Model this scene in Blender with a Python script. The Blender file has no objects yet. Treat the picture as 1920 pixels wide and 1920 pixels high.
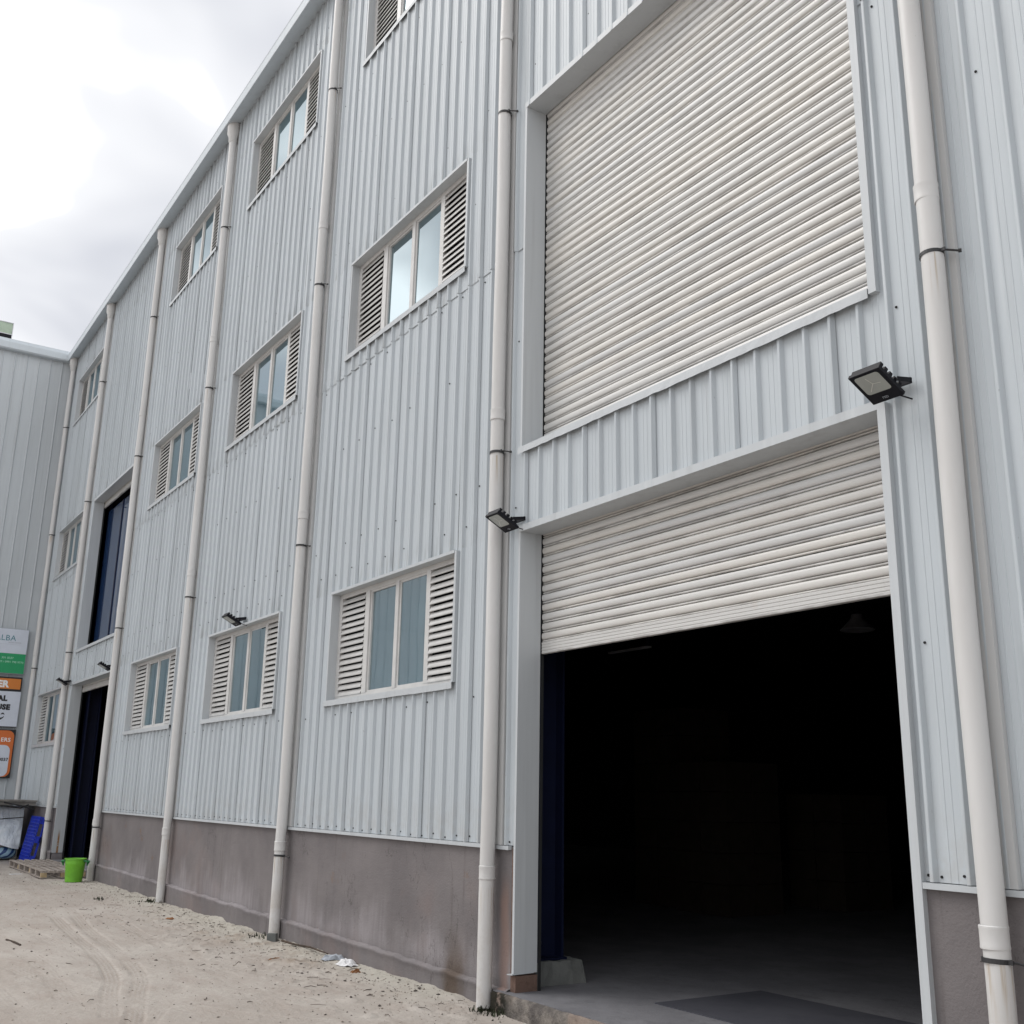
import bpy, math, random
import numpy as np
from mathutils import Vector, Matrix

scene = bpy.context.scene
COL = scene.collection
rnd = random.Random(11)
rng = np.random.default_rng(5)

# ------------------------------------------------------------------ camera
cam_d = bpy.data.cameras.new('camera')
cam = bpy.data.objects.new('camera', cam_d); COL.objects.link(cam)
cam_d.sensor_width = 36.0; cam_d.sensor_fit = 'HORIZONTAL'
cam_d.lens = 37.434; cam_d.clip_end = 2000; cam_d.clip_start = 0.05
_y, _p, _r = -0.9912, 0.2606, 0.0181
F = Vector((math.sin(_y)*math.cos(_p), math.cos(_y)*math.cos(_p), math.sin(_p)))
R = Vector((math.cos(_y), -math.sin(_y), 0)); U = R.cross(F)
R2 = R*math.cos(_r)+U*math.sin(_r); U2 = -R*math.sin(_r)+U*math.cos(_r)
M = Matrix((R2, U2, -F)).transposed().to_4x4(); M.translation = (3.316, -4.913, 1.594)
cam.matrix_world = M
scene.camera = cam

# ------------------------------------------------------------------ world and sun
SUN_EL, SUN_AZ = 50.0, 228.0          # azimuth clockwise from +Y
world = bpy.data.worlds.new('World'); scene.world = world; world.use_nodes = True
wt = world.node_tree; wt.nodes.clear()
def wn(t, **k):
    n = wt.nodes.new(t)
    for a, v in k.items(): setattr(n, a, v)
    return n
w_out = wn('ShaderNodeOutputWorld'); w_bg = wn('ShaderNodeBackground'); w_bg.inputs['Strength'].default_value = 0.1
sky = wn('ShaderNodeTexSky', sky_type='NISHITA', sun_disc=False, sun_elevation=math.radians(SUN_EL), sun_rotation=math.radians(SUN_AZ))
sky.dust_density = 3.0
tc = wn('ShaderNodeTexCoord')
sep = wn('ShaderNodeSeparateXYZ'); wt.links.new(tc.outputs['Generated'], sep.inputs[0])
zc = wn('ShaderNodeMath', operation='MAXIMUM'); wt.links.new(sep.outputs['Z'], zc.inputs[0]); zc.inputs[1].default_value = 0.0
za = wn('ShaderNodeMath', operation='ADD'); wt.links.new(zc.outputs[0], za.inputs[0]); za.inputs[1].default_value = 0.22
dx = wn('ShaderNodeMath', operation='DIVIDE'); wt.links.new(sep.outputs['X'], dx.inputs[0]); wt.links.new(za.outputs[0], dx.inputs[1])
dy = wn('ShaderNodeMath', operation='DIVIDE'); wt.links.new(sep.outputs['Y'], dy.inputs[0]); wt.links.new(za.outputs[0], dy.inputs[1])
cmb = wn('ShaderNodeCombineXYZ'); wt.links.new(dx.outputs[0], cmb.inputs[0]); wt.links.new(dy.outputs[0], cmb.inputs[1]); cmb.inputs[2].default_value = 47.53
cn = wn('ShaderNodeTexNoise'); cn.inputs['Scale'].default_value = 3.0; cn.inputs['Detail'].default_value = 3.0; cn.inputs['Roughness'].default_value = 0.45
cn.inputs['Distortion'].default_value = 0.25
wt.links.new(cmb.outputs[0], cn.inputs['Vector'])
cr = wn('ShaderNodeValToRGB'); wt.links.new(cn.outputs['Fac'], cr.inputs[0])
e = cr.color_ramp.elements
e[0].position = 0.28; e[0].color = (0.070, 0.072, 0.078, 1)
e[1].position = 0.64; e[1].color = (0.215, 0.215, 0.215, 1)
em = e.new(0.48); em.color = (0.100, 0.101, 0.104, 1)
mul = wn('ShaderNodeVectorMath', operation='SCALE'); wt.links.new(cr.outputs[0], mul.inputs[0]); mul.inputs['Scale'].default_value = 100.0
mx = wn('ShaderNodeMix', data_type='RGBA'); mx.inputs['Factor'].default_value = 0.94
wt.links.new(sky.outputs[0], mx.inputs['A']); wt.links.new(mul.outputs[0], mx.inputs['B'])
wt.links.new(mx.outputs['Result'], w_bg.inputs['Color']); wt.links.new(w_bg.outputs[0], w_out.inputs[0])

sun_d = bpy.data.lights.new('sun', 'SUN'); sun_d.energy = 1.6; sun_d.angle = math.radians(35); sun_d.color = (1.0, 0.97, 0.93)
sun = bpy.data.objects.new('sun', sun_d); COL.objects.link(sun)
az, el = math.radians(SUN_AZ), math.radians(SUN_EL)
to_sun = Vector((math.sin(az)*math.cos(el), math.cos(az)*math.cos(el), math.sin(el)))
sun.rotation_euler = to_sun.to_track_quat('Z', 'Y').to_euler()
sun.location = (0, -20, 30)

scene.render.engine = 'CYCLES'
scene.cycles.max_bounces = 6; scene.cycles.diffuse_bounces = 3; scene.cycles.glossy_bounces = 3; scene.cycles.transmission_bounces = 2
vs = scene.view_settings
vs.view_transform = 'Standard'; vs.look = 'None'; vs.gamma = 1.0; vs.exposure = 0.0; vs.use_curve_mapping = False

# ------------------------------------------------------------------ material helpers
class NT:
    def __init__(s, name):
        s.m = bpy.data.materials.new(name); s.m.use_nodes = True
        s.t = s.m.node_tree; s.b = s.t.nodes['Principled BSDF']
        s.geo = s.t.nodes.new('ShaderNodeNewGeometry')
    def set(s, **k):
        for a, v in k.items(): s.b.inputs[a.replace('_', ' ')].default_value = v
        return s
    def lk(s, a, b): s.t.links.new(a, b)
    def noise(s, scale=1.0, detail=4, rough=0.55, stretch=(1, 1, 1), vec=None, off=(0, 0, 0)):
        mp = s.t.nodes.new('ShaderNodeMapping'); mp.inputs['Scale'].default_value = stretch; mp.inputs['Location'].default_value = off
        s.lk(vec or s.geo.outputs['Position'], mp.inputs[0])
        n = s.t.nodes.new('ShaderNodeTexNoise'); n.inputs['Scale'].default_value = scale
        n.inputs['Detail'].default_value = detail; n.inputs['Roughness'].default_value = rough
        s.lk(mp.outputs[0], n.inputs['Vector']); return n.outputs['Fac']
    def ramp(s, v, lo, hi, a=0.0, b=1.0):
        n = s.t.nodes.new('ShaderNodeMapRange'); n.interpolation_type = 'SMOOTHSTEP'
        n.inputs['From Min'].default_value = lo; n.inputs['From Max'].default_value = hi
        n.inputs['To Min'].default_value = a; n.inputs['To Max'].default_value = b
        s.lk(v, n.inputs['Value']); return n.outputs['Result']
    def math(s, op, a, b=None):
        n = s.t.nodes.new('ShaderNodeMath'); n.operation = op
        for i, v in enumerate((a, b)):
            if v is None: continue
            if isinstance(v, (int, float)): n.inputs[i].default_value = v
            else: s.lk(v, n.inputs[i])
        return n.outputs[0]
    def mix(s, f, a, b):
        n = s.t.nodes.new('ShaderNodeMix'); n.data_type = 'RGBA'
        if isinstance(f, (int, float)): n.inputs['Factor'].default_value = f
        else: s.lk(f, n.inputs['Factor'])
        for k, v in (('A', a), ('B', b)):
            if isinstance(v, tuple): n.inputs[k].default_value = (*v[:3], 1)
            else: s.lk(v, n.inputs[k])
        return n.outputs['Result']
    def xyz(s, v=None):
        n = s.t.nodes.new('ShaderNodeSeparateXYZ'); s.lk(v or s.geo.outputs['Position'], n.inputs[0]); return n.outputs
    def obj_random(s): return s.t.nodes.new('ShaderNodeObjectInfo').outputs['Random']
    def attr(s, name):
        n = s.t.nodes.new('ShaderNodeAttribute'); n.attribute_name = name; return n.outputs['Fac']
    def color(s, c):
        if isinstance(c, tuple): s.b.inputs['Base Color'].default_value = (*c[:3], 1)
        else: s.lk(c, s.b.inputs['Base Color'])
        return s
    def rough(s, v):
        if isinstance(v, (int, float)): s.b.inputs['Roughness'].default_value = v
        else: s.lk(v, s.b.inputs['Roughness'])
        return s
    def bump(s, h, strength=0.3, dist=0.01):
        n = s.t.nodes.new('ShaderNodeBump'); n.inputs['Strength'].default_value = strength; n.inputs['Distance'].default_value = dist
        s.lk(h, n.inputs['Height']); s.lk(n.outputs[0], s.b.inputs['Normal']); return s

def simple(name, c, rough=0.6, var=0.12, scale=6.0, metallic=0.0, bump=0.0, spec=0.5):
    t = NT(name); n = t.noise(scale, 5, 0.6)
    a = tuple(x*(1-var) for x in c); b = tuple(min(1, x*(1+var)) for x in c)
    t.color(t.mix(t.ramp(n, 0.3, 0.7), a, b)); t.rough(rough); t.set(Metallic=metallic, Specular_IOR_Level=spec)
    if bump: t.bump(t.noise(scale*6, 4), bump, 0.004)
    return t.m

def paint_metal(name, base, amt=1.0, rough=0.42):
    """painted steel sheet: per-piece tint, dust film, vertical rain streaks, tiny chips"""
    t = NT(name)
    r = t.obj_random()
    c = t.mix(r, tuple(x*0.955 for x in base), tuple(min(1, x*1.035) for x in base))
    cloud = t.ramp(t.noise(0.55, 2, 0.6), 0.35, 0.7)
    c = t.mix(t.math('MULTIPLY', cloud, 0.16*amt), c, tuple(x*f for x, f in zip(base, (0.80, 0.79, 0.78))))
    st = t.ramp(t.noise(1.0, 3, 0.65, (9, 9, 0.32)), 0.50, 0.78)
    c = t.mix(t.math('MULTIPLY', st, 0.42*amt), c, (base[0]*0.62, base[1]*0.61, base[2]*0.60))
    st2 = t.ramp(t.noise(1.0, 2, 0.6, (34, 34, 0.7), off=(3, 1, 2)), 0.60, 0.80)
    c = t.mix(t.math('MULTIPLY', st2, 0.10*amt), c, (base[0]*0.55, base[1]*0.54, base[2]*0.55))
    wh = t.ramp(t.noise(1.0, 2, 0.6, (14, 14, 0.5), off=(7, 7, 1)), 0.58, 0.80)
    c = t.mix(t.math('MULTIPLY', wh, 0.20*amt), c, (0.74, 0.76, 0.77))
    if name == 'cladding paint':
        px_ = t.xyz()[0]; pz = t.xyz()[2]; tot = None
        for zh in (3.80, 7.96, 12.13, 6.46):
            d = t.math('SUBTRACT', pz, zh); v = t.math('MULTIPLY', t.ramp(d, 0.0, 0.02), t.ramp(d, 0.03, 0.30, 1, 0)); tot = v if tot is None else t.math('MAXIMUM', tot, v)
        so = t.math('MULTIPLY', tot, t.ramp(t.noise(1.0, 3, 0.65, (17, 17, 1.6), off=(5, 2, 8)), 0.46, 0.68))
        so = t.math('MULTIPLY', so, t.ramp(px_, -4.9, -4.5, 1, 0))
        c = t.mix(t.math('MULTIPLY', so, 0.50), c, (0.22, 0.225, 0.22))
        spl = t.math('MULTIPLY', t.ramp(pz, 1.2, 1.75, 1, 0), t.ramp(t.noise(6, 3, 0.65, off=(3, 9, 1)), 0.38, 0.66))
        c = t.mix(t.math('MULTIPLY', spl, 0.30), c, (0.36, 0.335, 0.31))
    if name == 'flashing paint':       # rust run at the foot of the far door jamb
        px = t.xyz(); yy = t.math('ABSOLUTE', t.math('SUBTRACT', px[1], 0.075))
        rm = t.math('MULTIPLY', t.ramp(t.math('ABSOLUTE', t.math('ADD', px[0], 21.55)), 0.02, 0.05, 1, 0), t.ramp(yy, 0.008, 0.030, 1, 0))
        rm = t.math('MULTIPLY', rm, t.math('MULTIPLY', t.ramp(px[2], 0.55, 0.78, 1, 0), t.ramp(t.noise(14, 3), 0.2, 0.5)))
        c = t.mix(rm, c, (0.27, 0.13, 0.035))
    chips = t.ramp(t.noise(38, 2, 0.5, (1, 1, 0.35)), 0.765, 0.80)
    c = t.mix(t.math('MULTIPLY', chips, 0.55*amt), c, (0.20, 0.20, 0.20))
    t.color(c); t.rough(rough+0.04); t.set(Specular_IOR_Level=0.4)
    t.bump(t.noise(1.0, 2, 0.5, (3.6, 3.6, 0.9)), 0.34, 0.03)
    return t.m

MAT = {}
MAT['clad'] = paint_metal('cladding paint', (0.462, 0.503, 0.534))
MAT['annex'] = paint_metal('lightened annex paint', (0.500, 0.535, 0.562))  # same paint as the warehouse, lightened because the sun misses this wall
MAT['trim'] = paint_metal('flashing paint', (0.47, 0.497, 0.518), 0.7, 0.38)
MAT['strip'] = paint_metal('cover strip paint', (0.50, 0.505, 0.505), 0.6, 0.4)
MAT['gutter'] = paint_metal('gutter paint', (0.55, 0.60, 0.64), 0.5, 0.4)

def m_shutter():
    t = NT('shutter paint'); r = t.obj_random()
    c = t.mix(r, (0.53, 0.533, 0.53), (0.58, 0.565, 0.535))
    g = t.ramp(t.noise(1.0, 5, 0.6, (0.6, 3, 9)), 0.45, 0.75)
    c = t.mix(t.math('MULTIPLY', g, 0.22), c, (0.47, 0.46, 0.44))
    sc = t.ramp(t.noise(1.0, 4, 0.7, (3.2, 20, 62)), 0.735, 0.79)
    c = t.mix(t.math('MULTIPLY', sc, 0.7), c, (0.10, 0.095, 0.09))
    oz = t.xyz(t.t.nodes.new('ShaderNodeTexCoord').outputs['Object'])[2]
    dust = t.math('MULTIPLY', t.ramp(oz, 0.050, 0.077), t.ramp(t.noise(1.0, 4, 0.65, (1.6, 3, 6), off=(4, 4, 4)), 0.35, 0.65))
    c = t.mix(t.math('MULTIPLY', dust, 0.18), c, (0.40, 0.39, 0.375))
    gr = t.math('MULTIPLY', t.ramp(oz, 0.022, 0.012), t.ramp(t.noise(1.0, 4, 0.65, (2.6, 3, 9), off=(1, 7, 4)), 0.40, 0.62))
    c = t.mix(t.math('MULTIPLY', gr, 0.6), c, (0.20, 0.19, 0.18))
    rs = t.ramp(t.noise(2.4, 5, 0.6), 0.66, 0.78)
    c = t.mix(t.math('MULTIPLY', rs, 0.14), c, (0.42, 0.30, 0.18))
    t.color(c).rough(0.36).set(Specular_IOR_Level=0.45)
    t.bump(t.noise(1.0, 3, 0.5, (1.2, 3, 9)), 0.12, 0.02)
    return t.m
MAT['shutter'] = m_shutter()

def m_pvc():
    t = NT('downpipe plastic')
    base = (0.60, 0.597, 0.592)
    c = t.mix(t.ramp(t.noise(1.0, 5, 0.6, (4, 4, 0.8)), 0.35, 0.7), base, (0.555, 0.548, 0.538))
    x = t.xyz()
    low = t.ramp(x[2], 0.0, 0.9, 1, 0)
    c = t.mix(t.math('MULTIPLY', t.math('MULTIPLY', low, t.ramp(t.noise(5, 5, 0.65), 0.35, 0.7)), 0.75), c, (0.40, 0.35, 0.295))
    streak = t.ramp(t.noise(1.0, 4, 0.6, (40, 40, 1.1)), 0.52, 0.68)
    tot = None
    for zc_ in (10.95, 7.98, 4.52, 0.91):
        d = t.math('SUBTRACT', zc_, x[2])
        v = t.math('MULTIPLY', t.ramp(d, 0.015, 0.03), t.ramp(d, 0.05, 0.34, 1, 0))
        tot = v if tot is None else t.math('MAXIMUM', tot, v)
    c = t.mix(t.math('MULTIPLY', t.math('MULTIPLY', tot, streak), 0.7), c, (0.36, 0.27, 0.17))
    mk = t.ramp(t.noise(1.0, 4, 0.75, (26, 26, 6)), 0.71, 0.76)
    c = t.mix(t.math('MULTIPLY', mk, 0.6), c, (0.24, 0.21, 0.19))
    t.color(c).rough(0.42).set(Specular_IOR_Level=0.4)
    return t.m
MAT['pvc'] = m_pvc()

def m_plinth():
    t = NT('cement plinth render'); x = t.xyz()
    c = t.mix(t.ramp(t.noise(1.1, 5, 0.6), 0.3, 0.7), (0.145, 0.133, 0.136), (0.192, 0.176, 0.177))
    pk = t.ramp(t.noise(0.9, 4, 0.6, off=(5, 3, 1)), 0.52, 0.72)
    c = t.mix(t.math('MULTIPLY', pk, 0.30), c, (0.235, 0.165, 0.145))
    # salt bloom that climbs from the ground in uneven tongues
    tong = t.noise(1.0, 4, 0.55, (4.2, 4.2, 0.9))
    lim = t.math('ADD', t.math('MULTIPLY', tong, 1.0), t.math('MULTIPLY', t.noise(0.9, 3), 1.1))
    hgt = t.math('SUBTRACT', t.math('SUBTRACT', lim, 0.60), x[2])
    bl = t.math('MULTIPLY', t.ramp(hgt, -0.18, 0.42), t.ramp(x[2], 0.10, 0.30))
    bl = t.math('MULTIPLY', bl, t.ramp(t.noise(1.0, 4, 0.65, (16, 16, 1.3), off=(2, 8, 3)), 0.25, 0.6, 0.45, 1.0))
    c = t.mix(t.math('MULTIPLY', bl, 0.62), c, (0.330, 0.308, 0.322))
    dk = t.ramp(t.noise(1.0, 5, 0.65, (13, 13, 0.55), off=(1, 4, 2)), 0.58, 0.76)
    c = t.mix(t.math('MULTIPLY', dk, 0.42), c, (0.085, 0.072, 0.066))
    ru = t.ramp(t.noise(2.1, 5, 0.65, off=(9, 2, 4)), 0.665, 0.78)
    c = t.mix(t.math('MULTIPLY', ru, 0.6), c, (0.20, 0.105, 0.045))
    # one damp brown stain beside the door pier
    dxs = t.math('ABSOLUTE', t.math('SUBTRACT', t.math('ADD', x[0], t.math('MULTIPLY', t.noise(7, 4), 0.18)), -4.83))
    st = t.math('MULTIPLY', t.ramp(dxs, 0.05, 0.24, 1, 0), t.ramp(x[2], 0.12, 0.62, 1, 0))
    c = t.mix(t.math('MULTIPLY', st, 0.75), c, (0.085, 0.058, 0.038))
    ck = t.ramp(t.math('ABSOLUTE', t.math('SUBTRACT', t.noise(1.0, 6, 0.6, (1.5, 1.5, 0.8), off=(6, 1, 9)), 0.5)), 0.0015, 0.0045, 1, 0)
    ck = t.math('MULTIPLY', ck, t.ramp(t.noise(0.7, 2, off=(1, 1, 6)), 0.50, 0.58))
    c = t.mix(t.math('MULTIPLY', ck, 0.38), c, (0.05, 0.043, 0.04))
    pr = t.math('MULTIPLY', t.ramp(t.math('ABSOLUTE', t.math('ADD', t.math('ADD', x[0], t.math('MULTIPLY', t.noise(5, 4), 0.08)), 4.135)), 0.02, 0.10, 1, 0), t.ramp(x[2], 0.75, 1.05, 1, 0))
    c = t.mix(t.math('MULTIPLY', pr, 0.7), c, (0.275, 0.185, 0.155))
    sp = t.ramp(t.noise(42, 2, 0.5), 0.755, 0.785)
    c = t.mix(t.math('MULTIPLY', sp, 0.6), c, (0.04, 0.035, 0.03))
    wp = t.ramp(t.noise(23, 3, 0.6, off=(4, 4, 4)), 0.74, 0.78)
    c = t.mix(t.math('MULTIPLY', wp, 0.5), c, (0.45, 0.43, 0.42))
    t.color(c).rough(0.9).set(Specular_IOR_Level=0.2)
    t.bump(t.math('ADD', t.noise(60, 4, 0.7), t.math('MULTIPLY', t.noise(7, 4), 1.5)), 0.6, 0.008)
    return t.m
MAT['plinth'] = m_plinth()

def m_concrete(name, a, b, stain=0.5, bump=0.4):
    t = NT(name)
    c = t.mix(t.ramp(t.noise(1.7, 6, 0.65), 0.3, 0.7), a, b)
    d = t.ramp(t.noise(5.5, 6, 0.7, off=(2, 2, 2)), 0.5, 0.72)
    c = t.mix(t.math('MULTIPLY', d, stain), c, tuple(v*0.42 for v in a))
    s = t.ramp(t.noise(40, 3, 0.6), 0.66, 0.74)
    c = t.mix(t.math('MULTIPLY', s, stain*0.8), c, tuple(v*0.25 for v in a))
    t.color(c).rough(0.88).set(Specular_IOR_Level=0.25)
    t.bump(t.math('ADD', t.noise(45, 5, 0.7), t.noise(9, 4)), bump, 0.012)
    return t.m
MAT['slab'] = m_concrete('threshold concrete', (0.135, 0.134, 0.146), (0.185, 0.184, 0.196), 0.35)
MAT['floor'] = m_concrete('floor concrete', (0.075, 0.075, 0.088), (0.10, 0.10, 0.115), 0.3, 0.15)
MAT['plate'] = m_concrete('dark floor plate', (0.052, 0.053, 0.066), (0.068, 0.069, 0.082), 0.2, 0.1)
MAT['footing'] = m_concrete('footing concrete', (0.13, 0.138, 0.135), (0.175, 0.18, 0.172), 0.4)

def m_slabface():
    t = NT('rough slab edge'); x = t.xyz()
    c = t.mix(t.ramp(t.noise(6, 6, 0.7), 0.35, 0.68), (0.105, 0.095, 0.09), (0.25, 0.225, 0.20))
    pk = t.ramp(t.noise(1.6, 4, 0.6, off=(3, 3, 3)), 0.5, 0.65)
    c = t.mix(t.math('MULTIPLY', pk, 0.5), c, (0.27, 0.195, 0.155))
    dx_ = t.math('ABSOLUTE', t.math('SUBTRACT', t.math('ADD', x[0], t.math('MULTIPLY', t.noise(9, 4), 0.22)), -4.03))
    al = t.math('MULTIPLY', t.ramp(dx_, 0.08, 0.27, 1, 0), t.ramp(t.noise(14, 4), 0.32, 0.48))
    c = t.mix(t.math('MULTIPLY', al, 0.93), c, (0.012, 0.013, 0.009))
    t.color(c).rough(0.95).set(Specular_IOR_Level=0.15)
    t.bump(t.math('ADD', t.noise(50, 5, 0.7), t.math('MULTIPLY', t.noise(14, 4), 2)), 0.7, 0.02)
    return t.m
MAT['slabface'] = m_slabface()
MAT['brick'] = m_concrete('bare brick', (0.135, 0.085, 0.068), (0.205, 0.138, 0.112), 0.6, 0.8)
MAT['alu'] = simple('window aluminium', (0.53, 0.525, 0.515), 0.4, 0.06)
MAT['blade'] = simple('louvre blade', (0.49, 0.485, 0.475), 0.30, 0.07, metallic=0.15)
def m_glass():
    t = NT('tinted window glass')
    film = t.ramp(t.noise(1.3, 5, 0.6), 0.45, 0.75)
    t.color(t.mix(film, (0.010, 0.045, 0.065), (0.026, 0.080, 0.105)))
    t.rough(t.ramp(t.noise(4, 4), 0.4, 0.8, 0.015, 0.05)); t.set(IOR=5.2, Specular_Tint=(0.86, 0.96, 1.0, 1))
    t.bump(t.noise(0.9, 2), 0.05, 0.02)
    return t.m
MAT['glass'] = m_glass()
MAT['gasket'] = simple('black gasket', (0.012, 0.013, 0.014), 0.7)
MAT['black'] = simple('black powder coat', (0.006, 0.006, 0.010), 0.5, 0.2, spec=0.2)
MAT['clamp'] = simple('clamp rubber and steel', (0.022, 0.022, 0.024), 0.5, 0.3)
MAT['lens'] = simple('floodlight glass', (0.36, 0.38, 0.36), 0.18, 0.05)
MAT['lensline'] = simple('floodlight reflector edge', (0.62, 0.62, 0.58), 0.3, 0.05)
MAT['screw'] = simple('screw head', (0.016, 0.015, 0.015), 0.7, 0.4, spec=0.2)
MAT['dark'] = simple('interior shade black', (0.010, 0.010, 0.014), 0.95, spec=0.1)  # near-black colour stands in for the deep shade indoors
MAT['navy'] = simple('navy column paint', (0.003, 0.006, 0.026), 0.55, 0.15, spec=0.3)
MAT['carton'] = simple('carton board', (0.035, 0.028, 0.022), 0.95, spec=0.1)
MAT['steel'] = simple('bare steel', (0.5, 0.5, 0.52), 0.35, metallic=0.8)
MAT['green'] = simple('lime plastic', (0.150, 0.435, 0.030), 0.5, 0.12)
MAT['green2'] = simple('dark green plastic', (0.01, 0.17, 0.045), 0.45, 0.1)
MAT['blue'] = simple('blue plastic', (0.010, 0.035, 0.46), 0.5, 0.25, 9)
def m_wood():
    t = NT('weathered pallet wood'); r = t.obj_random()
    g = t.noise(1.0, 5, 0.65, (3, 26, 26))
    c = t.mix(t.ramp(g, 0.3, 0.7), (0.25, 0.215, 0.19), (0.42, 0.37, 0.33))
    c = t.mix(t.math('MULTIPLY', r, 0.4), c, (0.30, 0.265, 0.25))
    t.color(c).rough(0.85).set(Specular_IOR_Level=0.2); t.bump(g, 0.4, 0.004); return t.m
MAT['wood'] = m_wood()
MAT['rawwood'] = simple('pale pallet block', (0.38, 0.29, 0.17), 0.85, 0.25, 9)
def m_tarp():
    t = NT('white tarpaulin')
    c = t.mix(t.ramp(t.noise(2.0, 5, 0.6), 0.35, 0.7), (0.74, 0.82, 0.90), (0.84, 0.90, 0.95))
    t.color(c).rough(0.5); t.bump(t.noise(5, 5, 0.7, (1, 1, 0.6)), 1.0, 0.07); return t.m
MAT['tarp'] = m_tarp()
def m_bag():
    t = NT('blue striped sack')
    wv = t.t.nodes.new('ShaderNodeTexWave'); wv.inputs['Scale'].default_value = 3.2; wv.inputs['Distortion'].default_value = 2.5
    mp = t.t.nodes.new('ShaderNodeMapping'); mp.inputs['Rotation'].default_value = (0.5, 0.3, 0.8); t.lk(t.geo.outputs['Position'], mp.inputs[0]); t.lk(mp.outputs[0], wv.inputs['Vector'])
    t.color(t.mix(t.ramp(wv.outputs['Fac'], 0.35, 0.5), (0.01, 0.045, 0.16), (0.26, 0.40, 0.52))).rough(0.55); return t.m
MAT['bag'] = m_bag()
MAT['board'] = simple('old board', (0.20, 0.19, 0.175), 0.9, 0.2)
MAT['rope'] = simple('dark rope', (0.02, 0.02, 0.022), 0.9)
MAT['rust'] = simple('rust', (0.20, 0.085, 0.03), 0.9, 0.3, 20)
for k, c in dict(s_white=(0.60, 0.64, 0.72), s_green=(0.015, 0.30, 0.115), s_orange=(0.62, 0.20, 0.035), s_orange2=(0.62, 0.155, 0.035),
                 s_black=(0.012, 0.012, 0.014), s_teal=(0.06, 0.22, 0.27), s_grey=(0.35, 0.38, 0.42), s_print=(0.80, 0.80, 0.80), s_mint=(0.42, 0.70, 0.55)).items():
    MAT[k] = simple('sign '+k[2:], c, 0.35, 0.03)
MAT['pgreen'] = simple('pale green panel', (0.36, 0.44, 0.34), 0.4, 0.1)
MAT['scrap'] = simple('white scrap', (0.62, 0.62, 0.63), 0.5, 0.1)
MAT['stick'] = simple('dead wood', (0.045, 0.03, 0.02), 0.9, 0.4)
MAT['leaf'] = simple('dry leaf', (0.20, 0.085, 0.03), 0.8, 0.3)
MAT['moss'] = simple('moss and weed', (0.022, 0.028, 0.012), 0.9, 0.4)

def m_ground():
    t = NT('sandy yard')
    big = t.ramp(t.noise(0.55, 5, 0.6), 0.3, 0.7)
    c = t.mix(big, (0.375, 0.338, 0.305), (0.455, 0.420, 0.385))
    med = t.ramp(t.noise(2.6, 6, 0.68, (0.5, 1.3, 1)), 0.42, 0.68)
    c = t.mix(t.math('MULTIPLY', med, 0.55), c, (0.325, 0.278, 0.245))
    dmp = t.ramp(t.noise(0.9, 5, 0.6, (0.35, 1.2, 1), off=(3, 3, 0)), 0.53, 0.72)
    c = t.mix(t.math('MULTIPLY', dmp, 0.38), c, (0.315, 0.262, 0.222))
    c = t.mix(t.math('MULTIPLY', t.attr('berm'), 0.7), c, (0.46, 0.445, 0.39))
    c = t.mix(t.math('MULTIPLY', t.math('MULTIPLY', t.attr('clod'), t.ramp(t.noise(9, 4, 0.65), 0.3, 0.6)), 0.75), c, (0.255, 0.205, 0.160))
    c = t.mix(t.math('MULTIPLY', t.attr('track'), 0.50), c, (0.50, 0.465, 0.43))
    c = t.mix(t.math('MULTIPLY', t.attr('groove'), 0.42), c, (0.225, 0.175, 0.14))
    fine = t.ramp(t.noise(30, 5, 0.7), 0.35, 0.7)
    c = t.mix(t.math('MULTIPLY', fine, 0.20), c, (0.28, 0.23, 0.195))
    dk = t.ramp(t.noise(75, 3, 0.6), 0.73, 0.80)
    c = t.mix(t.math('MULTIPLY', dk, 0.45), c, (0.085, 0.07, 0.06))
    t.color(c).rough(0.95).set(Specular_IOR_Level=0.15)
    t.bump(t.math('ADD', t.noise(85, 5, 0.75), t.math('MULTIPLY', t.noise(16, 5, 0.65), 2.0)), 0.6, 0.014)
    return t.m
MAT['ground'] = m_ground()
MAT['stone'] = simple('pebble', (0.30, 0.26, 0.22), 0.9, 0.4, 14)
MAT['darkstone'] = simple('dark pebble', (0.07, 0.058, 0.05), 0.9, 0.4, 14)

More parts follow.
